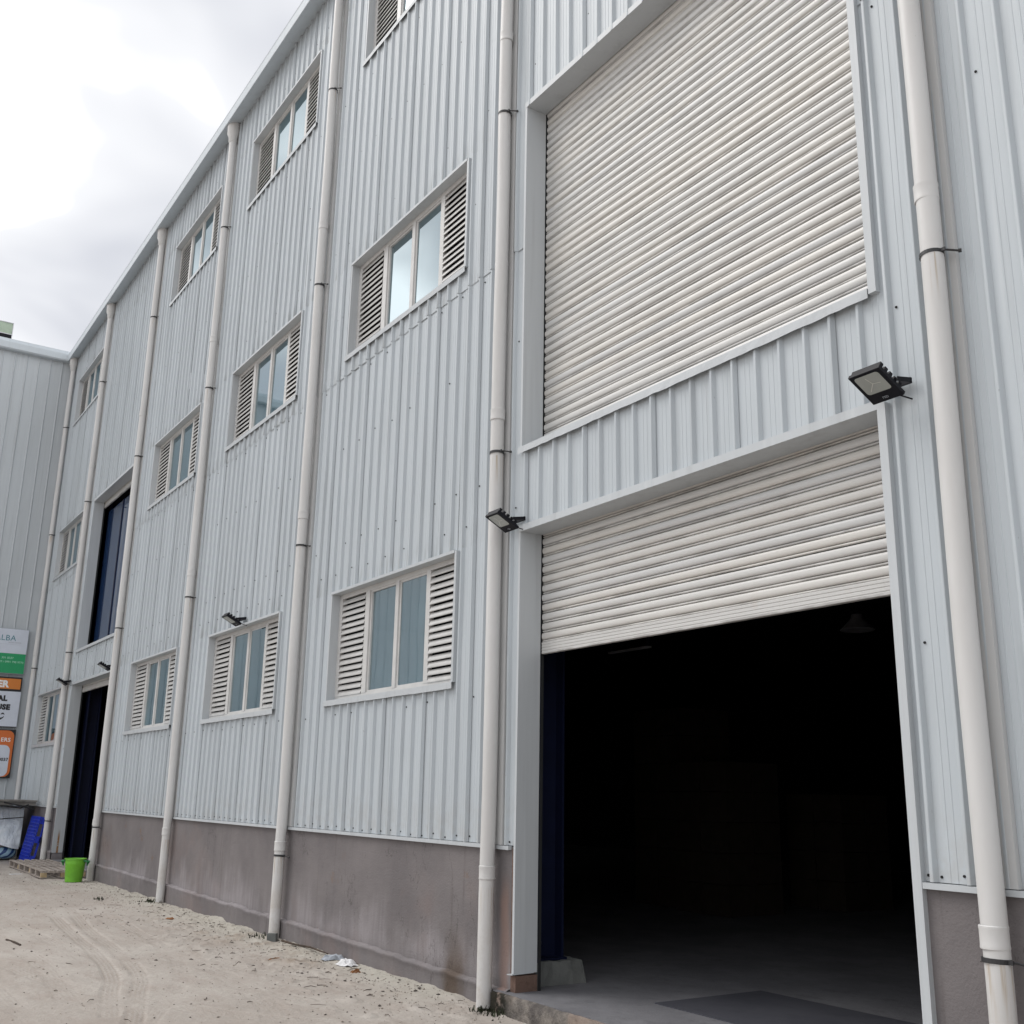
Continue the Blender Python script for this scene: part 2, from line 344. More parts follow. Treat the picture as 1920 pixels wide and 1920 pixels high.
# ------------------------------------------------------------------ mesh helpers
class MB:
    def __init__(s): s.v = []; s.f = []
    def quad(s, a, b, c, d):
        n = len(s.v); s.v += [tuple(a), tuple(b), tuple(c), tuple(d)]; s.f.append((n, n+1, n+2, n+3)); return s
    def box(s, x0, x1, y0, y1, z0, z1):
        n = len(s.v)
        s.v += [(x, y, z) for z in (z0, z1) for y in (y0, y1) for x in (x0, x1)]
        s.f += [tuple(n+i for i in q) for q in ((0, 2, 3, 1), (4, 5, 7, 6), (0, 1, 5, 4), (2, 6, 7, 3), (0, 4, 6, 2), (1, 3, 7, 5))]
        return s
    def obox(s, o, a, b, c):
        """box from corner o with edge vectors a, b, c"""
        o, a, b, c = map(Vector, (o, a, b, c)); n = len(s.v)
        s.v += [tuple(o+a*i+b*j+c*k) for k in (0, 1) for j in (0, 1) for i in (0, 1)]
        q6 = ((0, 2, 3, 1), (4, 5, 7, 6), (0, 1, 5, 4), (2, 6, 7, 3), (0, 4, 6, 2), (1, 3, 7, 5))
        if a.cross(b).dot(c) < 0: q6 = tuple(tuple(reversed(q)) for q in q6)
        s.f += [tuple(n+i for i in q) for q in q6]; return s
    def lathe(s, prof, c=(0, 0, 0), n=20, caps=True):
        k = len(s.v)
        for r_, z in prof:
            for i in range(n):
                a = 2*math.pi*i/n; s.v.append((c[0]+r_*math.cos(a), c[1]+r_*math.sin(a), c[2]+z))
        for j in range(len(prof)-1):
            for i in range(n):
                i2 = (i+1) % n
                s.f.append((k+j*n+i, k+j*n+i2, k+(j+1)*n+i2, k+(j+1)*n+i))
        if caps:
            s.f.append(tuple(k+i for i in range(n-1, -1, -1))); s.f.append(tuple(k+(len(prof)-1)*n+i for i in range(n)))
        return s
    def tube(s, pts, r_, n=8):
        pts = [Vector(p) for p in pts]; k = len(s.v)
        for i, p in enumerate(pts):
            d = (pts[min(i+1, len(pts)-1)]-pts[max(i-1, 0)]).normalized()
            u = d.cross(Vector((0, 0, 1)))
            if u.length < 1e-3: u = d.cross(Vector((0, 1, 0)))
            u.normalize(); w = d.cross(u); rr = r_ if not isinstance(r_, (list, tuple)) else r_[i]
            for j in range(n):
                a = 2*math.pi*j/n; s.v.append(tuple(p+u*rr*math.cos(a)+w*rr*math.sin(a)))
        for i in range(len(pts)-1):
            for j in range(n):
                j2 = (j+1) % n; s.f.append((k+i*n+j, k+i*n+j2, k+(i+1)*n+j2, k+(i+1)*n+j))
        s.f.append(tuple(k+j for j in range(n-1, -1, -1))); s.f.append(tuple(k+(len(pts)-1)*n+j for j in range(n)))
        return s
    def strip(s, prof, x0, x1):
        """profile of (y, z) points swept along x"""
        k = len(s.v); n = len(prof)
        s.v += [(x0, y, z) for y, z in prof]+[(x1, y, z) for y, z in prof]
        for i in range(n-1): s.f.append((k+i, k+i+1, k+n+i+1, k+n+i))
        return s
    def mesh(s, name):
        me = bpy.data.meshes.new(name); me.from_pydata(s.v, [], s.f); me.update(); return me
    def build(s, name, mat, parent=None, smooth=False, loc=None):
        me = s.mesh(name)
        return link(name, me, mat, parent, smooth, loc)

def link(name, me, mat, parent=None, smooth=False, loc=None):
    if mat is not None and not me.materials: me.materials.append(MAT[mat])
    if smooth:
        me.polygons.foreach_set('use_smooth', [True]*len(me.polygons))
        if smooth != 'all': me.set_sharp_from_angle(angle=math.radians(38))
    o = bpy.data.objects.new(name, me); COL.objects.link(o)
    if parent is not None: o.parent = parent
    if loc is not None: o.location = loc
    return o
def empty(name, loc=(0, 0, 0)):
    o = bpy.data.objects.new(name, None); COL.objects.link(o); o.location = loc; o.empty_display_size = 0.2; return o
def tag(o, label, cat, group=None):
    o['label'] = label; o['category'] = cat
    if group: o['group'] = group
    return o
def struct(o): o['kind'] = 'structure'; return o
def stuff(o): o['kind'] = 'stuff'; return o
def text_mesh(body, size, bold=0.0, align='RIGHT', extrude=0.001, spacing=1.0):
    cu = bpy.data.curves.new('lettering', 'FONT'); cu.body = body; cu.size = size; cu.align_x = align
    cu.offset = bold; cu.extrude = extrude; cu.space_character = spacing; cu.resolution_u = 3
    ob = bpy.data.objects.new('tmp', cu); COL.objects.link(ob)
    bpy.context.view_layer.update()
    me = bpy.data.meshes.new_from_object(ob.evaluated_get(bpy.context.evaluated_depsgraph_get()))
    bpy.data.objects.remove(ob); bpy.data.curves.remove(cu); me.name = 'lettering'; me.materials.clear()
    return me

# ------------------------------------------------------------------ layout numbers (metres)
BAY = 4.38
X_FAR, X_NEAR = -26.4, 7.0            # facade from the annex corner to beyond the right edge
Z_PL, Z_EAVE, Z_SEAM = 1.2, 13.05, 6.5
RIB = 0.2075
ROWS = ((2.58, 3.78), (6.72, 7.94), (10.90, 12.11))
WX0, WX1 = 0.906, 3.656
def bay_left(b): return -BAY*(b+1)
WINDOWS = [(b, r) for b in (1, 2, 3, 5) for r in (0, 1, 2)]
DX0, DX1 = -4.0, -0.338                 # near doors
DOORS = [(DX0, DX1, 0.14, 3.77), (DX0, DX1, 4.52, 7.93), (-21.55, -17.89, 0.14, 3.77), (-21.55, -17.89, 4.52, 7.93)]
OPEN = [(bay_left(b)+WX0, bay_left(b)+WX1, *ROWS[r]) for b, r in WINDOWS]+DOORS
PIPES = [0.138, -4.30, -8.72, -13.19, -17.60, -21.97, -26.05]

# ------------------------------------------------------------------ ground
def vnoise(x, y, scale, seed):
    g = np.random.default_rng(seed).random((257, 257))
    u = x*scale; v = y*scale
    i = np.floor(u).astype(int); j = np.floor(v).astype(int); fu = u-i; fv = v-j
    fu = fu*fu*(3-2*fu); fv = fv*fv*(3-2*fv); i %= 256; j %= 256
    return (g[i, j]*(1-fu)+g[i+1, j]*fu)*(1-fv)+(g[i, j+1]*(1-fu)+g[i+1, j+1]*fu)*fv
def fbm(x, y, scale, seed, o=4):
    r_ = 0; a = 1; t = 0
    for k in range(o): r_ = r_+a*vnoise(x+k*17.3, y-k*9.1, scale*2**k, seed+k); t += a; a *= 0.5
    return r_/t
def smooth(x, a, b):
    t = np.clip((x-a)/(b-a), 0, 1); return t*t*(3-2*t)
def seg_dist(X, Y, pts):
    """distance to polyline and signed lateral offset"""
    best = np.full(X.shape, 1e9); lat = np.zeros(X.shape); alo = np.zeros(X.shape); L = 0
    for (x0, y0), (x1, y1) in zip(pts[:-1], pts[1:]):
        dx_, dy_ = x1-x0, y1-y0; l = math.hypot(dx_, dy_)
        t = np.clip(((X-x0)*dx_+(Y-y0)*dy_)/l**2, 0, 1)
        d = np.hypot(X-x0-t*dx_, Y-y0-t*dy_); s = ((X-x0)*dy_-(Y-y0)*dx_)/l
        m = d < best; best[m] = d[m]; lat[m] = s[m]; alo[m] = (L+t*l)[m]; L += l
    return best, lat, alo
def densify(pts, n=5):
    """smooth a polyline by Catmull-Rom"""
    P = [pts[0]]+list(pts)+[pts[-1]]; out = []
    for i in range(1, len(P)-2):
        for k in range(n):
            t = k/n; p0, p1, p2, p3 = [np.array(P[i+j]) for j in (-1, 0, 1, 2)]
            out.append(tuple(0.5*((2*p1)+(-p0+p2)*t+(2*p0-5*p1+4*p2-p3)*t*t+(-p0+3*p1-3*p2+p3)*t**3)))
    out.append(tuple(pts[-1])); return out
TRACKS = [(densify([(-13.5, -1.62), (-11.6, -1.78), (-10.28, -1.905), (-9.27, -1.99), (-8.43, -2.056), (-7.6, -2.154), (-6.96, -2.266), (-6.36, -2.43), (-5.4, -2.66)]), 0.075, 1.0),
          (densify([(-13.4, -1.36), (-11.8, -1.52), (-10.67, -1.656), (-9.30, -1.753), (-8.33, -1.844), (-7.56, -1.923), (-6.85, -2.052), (-6.26, -2.23), (-5.45, -2.46), (-4.6, -2.72)]), 0.075, 1.0),
          (densify([(-11.5, -2.72), (-9.94, -2.687), (-8.9, -2.655), (-7.6, -2.666), (-6.0, -2.8)]), 0.09, 0.45),
          (densify([(-12.0, -1.10), (-9.4, -1.25), (-8.1, -1.40), (-6.83, -1.70), (-5.98, -2.05), (-5.0, -2.5)]), 0.07, 0.55),
          (densify([(-19.5, -1.0), (-15.4, -1.38), (-12.9, -1.58)]), 0.09, 0.5),
          (densify([(-19.5, -0.75), (-15.7, -1.015), (-13.06, -1.13), (-10.9, -1.276)]), 0.09, 0.4),
          (densify([(-12.5, -2.3), (-9.5, -2.25), (-7.4, -1.9), (-5.6, -1.25), (-4.6, -0.8)]), 0.08, 0.45),
          (densify([(-12.0, -2.05), (-9.2, -1.55), (-7.0, -1.35), (-5.2, -1.5), (-4.2, -1.9)]), 0.10, 0.40),
          (densify([(-8.5, -3.0), (-6.6, -2.6), (-5.2, -1.95), (-4.2, -1.2)]), 0.10, 0.5),
          (densify([(-9.0, -3.4), (-7.0, -3.2), (-5.2, -3.25), (-3.5, -3.6)]), 0.08, 0.5)]
def axis(dense0, dense1, step, lo, hi):
    a = list(np.arange(dense0, dense1+1e-6, step)); s = step; x = a[-1]
    while x < hi: s *= 1.35; x += s; a.append(min(x, hi))
    s = step; x = a[0]; pre = []
    while x > lo: s *= 1.35; x -= s; pre.append(max(x, lo))
    return np.array(pre[::-1]+a)
gx = axis(-20.5, -3.2, 0.022, -420, 420); gy = axis(-4.6, -0.02, 0.017, -420, 420)
GX, GY = np.meshgrid(gx, gy, indexing='xy')
near = smooth(GX, -40, -27)*(1-smooth(GX, 8, 16))*smooth(GY, -16, -9)
berm = np.exp(-((GY+0.05)/(0.28+0.30*fbm(GX, GY*0, 0.5, 70, 2)))**2)*smooth(GX, -19, -15.5)*(1-smooth(GX, -5.0, -4.4))
berm = berm*(0.45+0.9*fbm(GX, GY, 1.3, 31, 3))
H = (fbm(GX, GY, 0.35, 3, 3)-0.5)*0.05*smooth(-GY, 0.0, 1.2)+(fbm(GX, GY, 2.0, 9, 4)-0.5)*0.022+(fbm(GX, GY, 14, 13, 3)-0.5)*0.008
H += berm*(0.020+0.030*np.clip(fbm(GX, GY, 3.0, 44, 4)-0.42, 0, 1)*2)
clod = np.clip(fbm(GX, GY, 7.0, 61, 3)-0.58, 0, 1)*np.exp(-((GY+0.75)/0.65)**2)*smooth(GX, -14, -11)
clod2 = np.clip(fbm(GX, GY, 4.5, 161, 4)-0.47, 0, 1)*3.2*np.exp(-((GY+0.42)/0.34)**2)*smooth(GX, -13.5, -9.0)*(1-smooth(GX, -5.6, -4.8))
H += clod*0.09+clod2*(0.028+0.05*(fbm(GX, GY, 26, 171, 2)-0.5))
track = np.zeros_like(H); groove = np.zeros_like(H)
for pts, hw, amp in TRACKS:
    d, lat, alo = seg_dist(GX, GY, pts)
    brk = np.clip(fbm(GX, GY, 1.2, 88, 3)*2.4-0.45, 0, 1)
    m = (1-smooth(d, hw*0.85, hw*1.25))*amp*brk*smooth(alo, 0, 0.8)
    rib = 0.5+0.5*np.cos(lat/0.037*2*math.pi)
    H += m*(-0.012+0.014*(rib-0.5))
    track = np.maximum(track, m*(0.35+0.65*rib)); groove = np.maximum(groove, m*(1-rib))
H = H*near-0.012
nx, ny = len(gx), len(gy)
me = bpy.data.meshes.new('ground')
vv = np.stack([GX.ravel(), GY.ravel(), H.ravel()], -1)
idx = np.arange(nx*ny).reshape(ny, nx)
ff = np.stack([idx[:-1, :-1].ravel(), idx[:-1, 1:].ravel(), idx[1:, 1:].ravel(), idx[1:, :-1].ravel()], -1)
me.vertices.add(len(vv)); me.vertices.foreach_set('co', vv.ravel().astype(np.float32))
me.loops.add(ff.size); me.loops.foreach_set('vertex_index', ff.ravel().astype(np.int32))
me.polygons.add(len(ff)); me.polygons.foreach_set('loop_start', np.arange(0, ff.size, 4, dtype=np.int32))
me.polygons.foreach_set('use_smooth', np.ones(len(ff), dtype=bool))
me.update(calc_edges=True)
for nm, arr in (('track', track), ('groove', groove), ('berm', np.clip(berm, 0, 1)), ('clod', np.clip(clod2, 0, 1))):
    at = me.attributes.new(nm, 'FLOAT', 'POINT'); at.data.foreach_set('value', (arr*near).ravel().astype(np.float32))
struct(link('ground', me, 'ground'))
def ground_z(x, y):
    i = min(max(int(np.searchsorted(gx, x)), 0), nx-1); j = min(max(int(np.searchsorted(gy, y)), 0), ny-1); return float(H[j, i])

# ------------------------------------------------------------------ warehouse
WH = empty('warehouse', (0, 0, 0))
tag(WH, 'long pale blue grey corrugated metal warehouse with shutter doors and louvred windows', 'warehouse')

def rib_profile(x0, x1, depth=0.029, pitch=RIB, phase=0.0, stiff=True):
    """points (x, y) of the sheet face between x0 and x1; ribs stand out towards -y"""
    base = [(0.0, 0.0), (0.009, -depth*0.86), (0.014, -depth*0.97), (0.026, -depth), (0.031, -depth*0.95), (0.045, 0.0)]
    if stiff:
        w = pitch-0.046
        for c_ in (0.40, 0.66):
            m = 0.046+w*c_; base += [(m-0.006, 0.0), (m-0.003, -0.0022), (m+0.003, -0.0022), (m+0.006, 0.0)]
    pts = []
    k0 = int(math.floor((x0-phase)/pitch))-1
    k1 = int(math.ceil((x1-phase)/pitch))+1
    for k in range(k0, k1):
        for bx, by in base: pts.append((phase+k*pitch+bx, by))
    def y_at(x):
        for (xa, ya), (xb, yb) in zip(pts[:-1], pts[1:]):
            if xa <= x <= xb: return ya+(yb-ya)*((x-xa)/(xb-xa) if xb > xa else 0)
        return 0
    return [(x0, y_at(x0))]+[p for p in pts if x0+1e-5 < p[0] < x1-1e-5]+[(x1, y_at(x1))]

def z_cuts(xa, xb, z0, z1):
    iv = [(z0, z1)]
    for a, b, c, d in OPEN:
        if a < xb-1e-4 and b > xa+1e-4:
            out = []
            for p, q in iv:
                if d <= p or c >= q: out.append((p, q))
                else:
                    if c > p: out.append((p, c))
                    if d < q: out.append((d, q))
            iv = out
    return iv

PH = -3.985                             # rib phase measured at the door lintel
SHEET = 4*RIB
k0 = int(math.floor((X_FAR-PH)/SHEET)); k1 = int(math.ceil((X_NEAR-PH)/SHEET))
for k in range(k0, k1):
    xa = max(PH+k*SHEET+0.043, X_FAR); xb = min(PH+(k+1)*SHEET+0.049, X_NEAR)   # lap of 6 mm
    for z0, z1, lift in ((Z_PL+0.012, Z_SEAM, 0.0), (Z_SEAM-0.02, Z_EAVE, -0.007)):
        cuts = sorted({xa, xb, *[v for a, b, c, d in OPEN for v in (a, b) if xa < v < xb]})
        mb = MB(); tilt = rnd.uniform(-0.002, 0.0); wav = [rnd.uniform(-0.004, 0.003) for _ in range(12)]
        for ca, cb in zip(cuts[:-1], cuts[1:]):
            prof = rib_profile(ca, cb, phase=PH)
            for p, q in z_cuts(ca, cb, z0, z1):
                nz = max(1, int((q-p)/0.7))
                zs = [p+(q-p)*i/nz for i in range(nz+1)]
                n0 = len(mb.v)
                for zi in zs:
                    for x, y in prof:
                        lapy = -0.006*min(1, max(0, (x-xb+0.10)/0.10))   # the lapping edge lifts off its neighbour
                        mb.v.append((x, y+lift+tilt+lapy+wav[zs.index(zi) % 12]*math.sin(3.1*(x-xa)), zi))
                n = len(prof)
                for i in range(nz):
                    for j in range(n-1):
                        mb.f.append((n0+i*n+j, n0+i*n+j+1, n0+(i+1)*n+j+1, n0+(i+1)*n+j))
        if mb.f: mb.build('cladding_sheet', 'clad', WH)

# screw heads, too small to count
mb = MB()
def screw(x, y, z, r_=0.0082):
    n = len(mb.v)
    for yy, rr in ((y, r_), (y-0.006, r_*0.8)):
        for i in range(6):
            a = math.pi*i/3; mb.v.append((x+rr*math.cos(a), yy, z+rr*math.sin(a)))
    for i in range(6): mb.f.append((n+i, n+6+i, n+6+(i+1) % 6, n+(i+1) % 6))
    mb.f.append(tuple(n+6+i for i in range(6)))
kk = int((X_FAR-PH)/RIB)
while PH+kk*RIB < 3.5:
    xr = PH+kk*RIB
    for zr in (1.245, 2.42, 4.02, 4.36, 5.55, 6.42, 7.35, 8.35, 9.55, 10.6, 11.35, 12.4):
        bottom = zr < 1.3
        for dx_ in ((0.062, 0.196) if bottom else ((0.075,) if (kk+int(zr*3)) % 2 else ())):
            if not bottom and rnd.random() < 0.22: continue
            x = xr+dx_+rnd.uniform(-0.006, 0.006); z = zr+rnd.uniform(-0.015, 0.015)
            if x < X_FAR+0.1 or any(a-0.03 < x < b+0.03 and c-0.05 < z < d+0.06 for a, b, c, d in OPEN): continue
            if any(abs(x-p) < 0.12 for p in PIPES): continue
            if DX0 < x < DX1 and 3.8 < z < 4.5: continue
            screw(x, -0.0035, z)
    kk += 1
for x in np.arange(DX0+0.03, DX1, RIB*1.0):
    if rnd.random() < 0.75: screw(x+rnd.uniform(-.02, .02), -0.004, 3.845+rnd.uniform(-.01, .01), 0.009)
    if rnd.random() < 0.8: screw(x+rnd.uniform(-.02, .02), -0.008, 8.02+rnd.uniform(-.012, .012), 0.009)
stuff(mb.build('screw_heads', 'screw', WH))

# plinth: three runs of rendered block wall, each with a rough base course
def plinth_run(x0, x1, ledge=True):
    n = max(2, int((x1-x0)/0.06)); nz = 20
    xs = np.linspace(x0, x1, n); mb = MB()
    g = np.meshgrid(xs, np.linspace(-0.05, Z_PL, nz), indexing='xy')
    y = -0.004-(fbm(g[0]+50, g[1]+50, 1.4, 21, 3)-0.5)*0.010
    mb.v = [(float(a), float(c), float(b)) for a, b, c in zip(g[0].ravel(), g[1].ravel(), y.ravel())]
    for j in range(nz-1):
        for i in range(n-1): mb.f.append((j*n+i, j*n+i+1, (j+1)*n+i+1, (j+1)*n+i))
    for xe in (0, n-1):                # return faces into the wall
        k = len(mb.v)
        x = float(xs[xe]); mb.v += [(x, 0, -0.05), (x, 0.2, -0.05), (x, 0.2, Z_PL), (x, 0, Z_PL)]
        mb.f.append((k, k+1, k+2, k+3) if xe else (k, k+3, k+2, k+1))
    k = len(mb.v); mb.v += [(x0, 0, Z_PL), (x1, 0, Z_PL), (x1, 0.2, Z_PL), (x0, 0.2, Z_PL)]; mb.f.append((k, k+1, k+2, k+3))
    o = mb.build('plinth_wall', 'plinth', WH, smooth=True)
    if ledge:
        n = max(2, int((x1-x0)/0.03)); xs = np.linspace(x0, x1, n)
        top = np.interp(xs, [-26, -17.5, -13, -8.7, -4.0], [0.30, 0.275, 0.25, 0.205, 0.145])
        w1 = vnoise(xs*1.0+40, xs*0, 5.0, 77); w2 = vnoise(xs+90, xs*0, 16.0, 78); w3 = vnoise(xs+9, xs*0, 34.0, 79)
        mb = MB()
        for i in range(n):
            t_ = float(top[i]+(w1[i]-0.5)*0.022+(w2[i]-0.5)*0.014); p = -0.040-float((w2[i]-0.5)*0.014+(w1[i]-0.5)*0.012)
            mb.v += [(float(xs[i]), p-0.012*float(w1[i]), -0.06), (float(xs[i]), p-0.004*float(w3[i]), 0.03),
                     (float(xs[i]), p+0.004*float(w3[i]-0.5), t_*0.55), (float(xs[i]), p-0.006*float(w3[i]), t_-0.030),
                     (float(xs[i]), p-0.012, t_-0.012), (float(xs[i]), p+0.004, t_), (float(xs[i]), 0.0, t_+0.012)]
        for i in range(n-1):
            for j in range(6): mb.f.append((i*7+j, (i+1)*7+j, (i+1)*7+j+1, i*7+j+1))
        mb.build('base_course', 'plinth', o, smooth='all')
    return o
plinth_run(-26.35, -21.62); plinth_run(-17.85, -4.075); plinth_run(-0.30, X_NEAR, False)
# flashing strip over the plinth, in lengths
for a, b in ((-26.35, -21.62), (-17.85, -13.2), (-13.19, -8.75), (-8.74, -4.10), (-0.28, 0.9), (0.905, 3.6), (3.605, X_NEAR)):
    mb = MB(); y1 = -0.036-rnd.uniform(0, 0.006)
    mb.box(a, b, y1, 0.0, Z_PL-0.022, Z_PL+0.008); mb.build('drip_flashing', 'trim', WH)

# threshold and floor
mb = MB(); n = 170; xs = np.linspace(-4.2, X_NEAR, n); e1 = vnoise(xs+3, xs*0, 6.0, 101); e2 = vnoise(xs+7, xs*0, 23.0, 102)
for i in range(n):
    p = -0.105-float((e1[i]-.5)*.02+(e2[i]-.5)*.014); t_ = 0.139-float(e2[i]*.008)
    mb.v += [(float(xs[i]), p-.01, -0.1), (float(xs[i]), p+.006*float(e2[i]-.5), 0.05), (float(xs[i]), p, t_-.012), (float(xs[i]), p+.018, t_+.002)]
for i in range(n-1):
    for j in range(3): mb.f.append((i*4+j, (i+1)*4+j, (i+1)*4+j+1, i*4+j+1))
k = len(mb.v); mb.v += [(-4.2, -0.1, -0.1), (-4.2, 0.0, -0.1), (-4.2, 0.0, 0.139), (-4.2, -0.1, 0.139)]; mb.f.append((k, k+3, k+2, k+1))
mb.build('slab_edge', 'slabface', WH, smooth='all')
mb = MB(); mb.box(-4.2, X_NEAR, -0.088, 16.0, 0.02, 0.139); mb.build('hall_floor', 'slab', WH)
mb = MB(); mb.box(-21.6, -17.85, -0.03, 0.4, 0.0, 0.139); mb.build('threshold_slab', 'slab', WH)
mb = MB(); mb.box(X_FAR, -4.2, 0.4, 16.0, 0.0, 0.138); mb.build('hall_floor', 'slab', WH)
mb = MB(); mb.box(-3.17, -0.45, 0.66, 1.76, 0.1385, 0.146); mb.build('floor_plate', 'plate', WH)

# hall behind, its deep shade put into near-black faces: back, side and roof, and the upper storey deck
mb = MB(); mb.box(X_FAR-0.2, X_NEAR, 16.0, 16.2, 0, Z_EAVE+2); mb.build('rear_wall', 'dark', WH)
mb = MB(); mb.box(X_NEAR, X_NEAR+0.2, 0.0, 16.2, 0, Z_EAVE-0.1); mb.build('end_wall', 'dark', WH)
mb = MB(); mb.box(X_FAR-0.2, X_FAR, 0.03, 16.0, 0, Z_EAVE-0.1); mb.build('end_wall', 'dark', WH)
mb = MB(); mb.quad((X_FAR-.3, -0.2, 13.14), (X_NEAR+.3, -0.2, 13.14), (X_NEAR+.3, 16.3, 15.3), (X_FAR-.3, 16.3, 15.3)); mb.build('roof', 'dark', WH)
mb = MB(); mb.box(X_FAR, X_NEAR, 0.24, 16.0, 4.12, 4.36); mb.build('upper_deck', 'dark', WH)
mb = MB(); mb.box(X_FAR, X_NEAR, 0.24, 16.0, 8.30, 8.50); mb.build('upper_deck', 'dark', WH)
# columns standing just inside the doors
for x, w in ((-4.33, 0.22), (-0.16, 0.22), (-21.62, 0.34), (-17.75, 0.22)):
    mb = MB(); y0 = 0.34; zb = 0.315 if x == -4.33 else 0.14
    for f0, f1 in ((0, 0.02), (0.24, 0.26)): mb.box(x-w/2, x+w/2, y0+f0, y0+f1, zb, 13.0)
    mb.box(x-0.012, x+0.012, y0+0.02, y0+0.24, zb, 13.0)
    mb.box(x-w/2-.02, x+w/2+.02, y0-.02, y0+.28, zb, zb+0.02)
    c_ = mb.build('steel_column', 'navy', WH)
ft = random.Random(6); mb = MB(); nn = 9
for j in range(4):
    for i in range(nn):                # rough cast footing, chipped along its top and end
        t_ = i/(nn-1); zz = (0.135, 0.23, 0.315, 0.318)[j]+ft.uniform(-.008, .008)*(j > 0)
        mb.v.append((-4.12-ft.uniform(0, .02)-0.012*j, 0.262+0.50*t_-(0.012*j*t_ if j < 3 else 0.0), zz) if j < 3 else (-4.85, 0.262+0.5*t_, zz))
for j in range(3):
    for i in range(nn-1): mb.f.append((j*nn+i, j*nn+i+1, (j+1)*nn+i+1, (j+1)*nn+i))
mb.quad((-4.85, 0.262, 0.135), (-4.12, 0.262, 0.135), (-4.15, 0.262, 0.312), (-4.85, 0.262, 0.318))
mb.quad((-4.12, 0.76, 0.135), (-4.85, 0.762, 0.135), (-4.85, 0.762, 0.318), (-4.15, 0.738, 0.312))
mb.build('column_footing', 'footing', WH)
can = MB().lathe([(0.05, 0.0), (0.052, 0.13), (0.056, 0.135), (0.056, 0.155), (0.02, 0.16)], (0, 0, 0), 14).build('paint_can', 'navy', None, smooth=True, loc=(-4.20, 0.30, 0.316))
tag(can, 'small dark blue can on the column footing inside the near doorway', 'can')

# near and far roller doors ------------------------------------------------------
SL = 0.0815
def slat_mesh(w):
    prof = []
    for i in range(13):
        t_ = i/12; prof.append((-0.0125*math.sin(math.pi*t_)**0.42, 0.0205+0.0565*t_))
    prof = [(0.014, 0.0), (0.001, 0.0012), (-0.0030, 0.0035), (-0.0040, 0.0075), (-0.0030, 0.0125), (0.001, 0.0150), (0.014, 0.0168), (0.014, 0.0200)]+prof+[(0.014, 0.0772), (0.014, 0.0812)]
    mb = MB(); mb.strip(prof, 0, w)
    k = len(mb.v); nn = len(prof)
    me_ = mb.mesh('slat'); me_.polygons.foreach_set('use_smooth', [True]*len(me_.polygons)); me_.set_sharp_from_angle(angle=math.radians(50)); me_.materials.append(MAT['shutter']); return me_
def shutter(x0, x1, z_top, z_bot, y, bottom_bar, name_hint):
    w = x1-x0
    root = empty('roller_shutter'); root.parent = WH
    for xa in (x0+0.001, x1-0.013): MB().box(xa+(0 if xa < x0+0.01 else 0.006), xa+(0.006 if xa < x0+0.01 else 0.012), y-0.012, y+0.012, z_bot_open, z_top+0.1).build('guide_rail', 'gasket', root)
    if name_hint: root['label'] = name_hint
    sm = slat_mesh(w-0.016); z = z_bot+(0.10 if bottom_bar else 0.0)
    while z < z_top+0.02:
        o = link('slat', sm, None, root, loc=(x0+0.008, y+rnd.uniform(-0.0022, 0.0022), z)); o.rotation_euler = (rnd.uniform(-0.03, 0.03), rnd.uniform(-0.0006, 0.0006), 0)
        z += SL
    if bottom_bar:
        mb = MB(); prof = [(0.012, -0.002)]
        for i in range(4):
            zz = 0.0+i*0.025; prof += [(-0.010, zz), (-0.014, zz+0.004), (-0.014, zz+0.019), (-0.010, zz+0.023)]
        prof += [(0.006, 0.100)]
        mb.strip(prof, x0+0.01, x1-0.01)
        mb.quad((x0+.01, -0.012, 0), (x1-.01, -0.012, 0), (x1-.01, 0.02, 0), (x0+.01, 0.02, 0))
        mb.build('bottom_bar', 'shutter', root, loc=(0, y, z_bot))
    return root
YS = 0.205
z_bot_open = 4.50
shutter(DX0, DX1, 7.95, 4.535, YS, False, 'closed upper roller shutter')
z_bot_open = 0.14
shutter(DX0, DX1, 3.79, 2.745, YS, True, 'lower roller shutter, rolled two thirds up')
z_bot_open = 4.50
shutter(-21.55, -17.89, 7.98, 7.80, YS, True, 'upper roller shutter rolled right up')
z_bot_open = 0.14
shutter(-21.55, -17.89, 3.82, 3.62, YS, True, 'lower roller shutter rolled right up')
# roller boxes and lintels that close the wall above each shutter
for a, b, c, d in DOORS:
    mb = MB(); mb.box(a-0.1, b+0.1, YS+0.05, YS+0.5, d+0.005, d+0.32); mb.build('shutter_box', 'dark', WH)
# door surrounds of folded flashing
def door_surround(a, b, c, d, lower):
    yf = -0.034
    mb = MB()                          # left reveal and its narrow face
    zb = c+0.135 if lower else c-0.03
    mb.box(a-0.028, a, yf, YS-0.02, zb, d); mb.build('jamb_flashing', 'trim', WH)
    mb = MB(); mb.box(b, b+0.055, yf-0.006, YS-0.02, 0.0 if lower else c-0.03, d+0.03); mb.build('jamb_flashing', 'trim', WH)
    mb = MB(); mb.box(a-0.03, b, yf-0.002, YS-0.02, d-0.002, d+0.055); mb.build('head_flashing', 'trim', WH)
    if not lower:
        # creased sill flashing in two lengths
        for xa, xb in ((a-0.045, b-0.42), (b-0.425, b-0.002)):
            m = MB(); n = max(3, int((xb-xa)/0.07)); k = 0
            for i in range(n+1):
                x = xa+(xb-xa)*i/n; q = rnd.uniform(-0.004, 0.004)
                m.v += [(x, yf-0.012+q, c-0.055+rnd.uniform(-.003, .003)), (x, yf-0.012+q*0.5, c+0.005), (x, YS-0.02, c+0.03)]
            for i in range(n):
                for j in range(2): m.f.append((i*3+j, (i+1)*3+j, (i+1)*3+j+1, i*3+j+1))
            m.build('sill_flashing', 'trim', WH)
for i, (a, b, c, d) in enumerate(DOORS): door_surround(a, b, c, d, i in (0, 2))
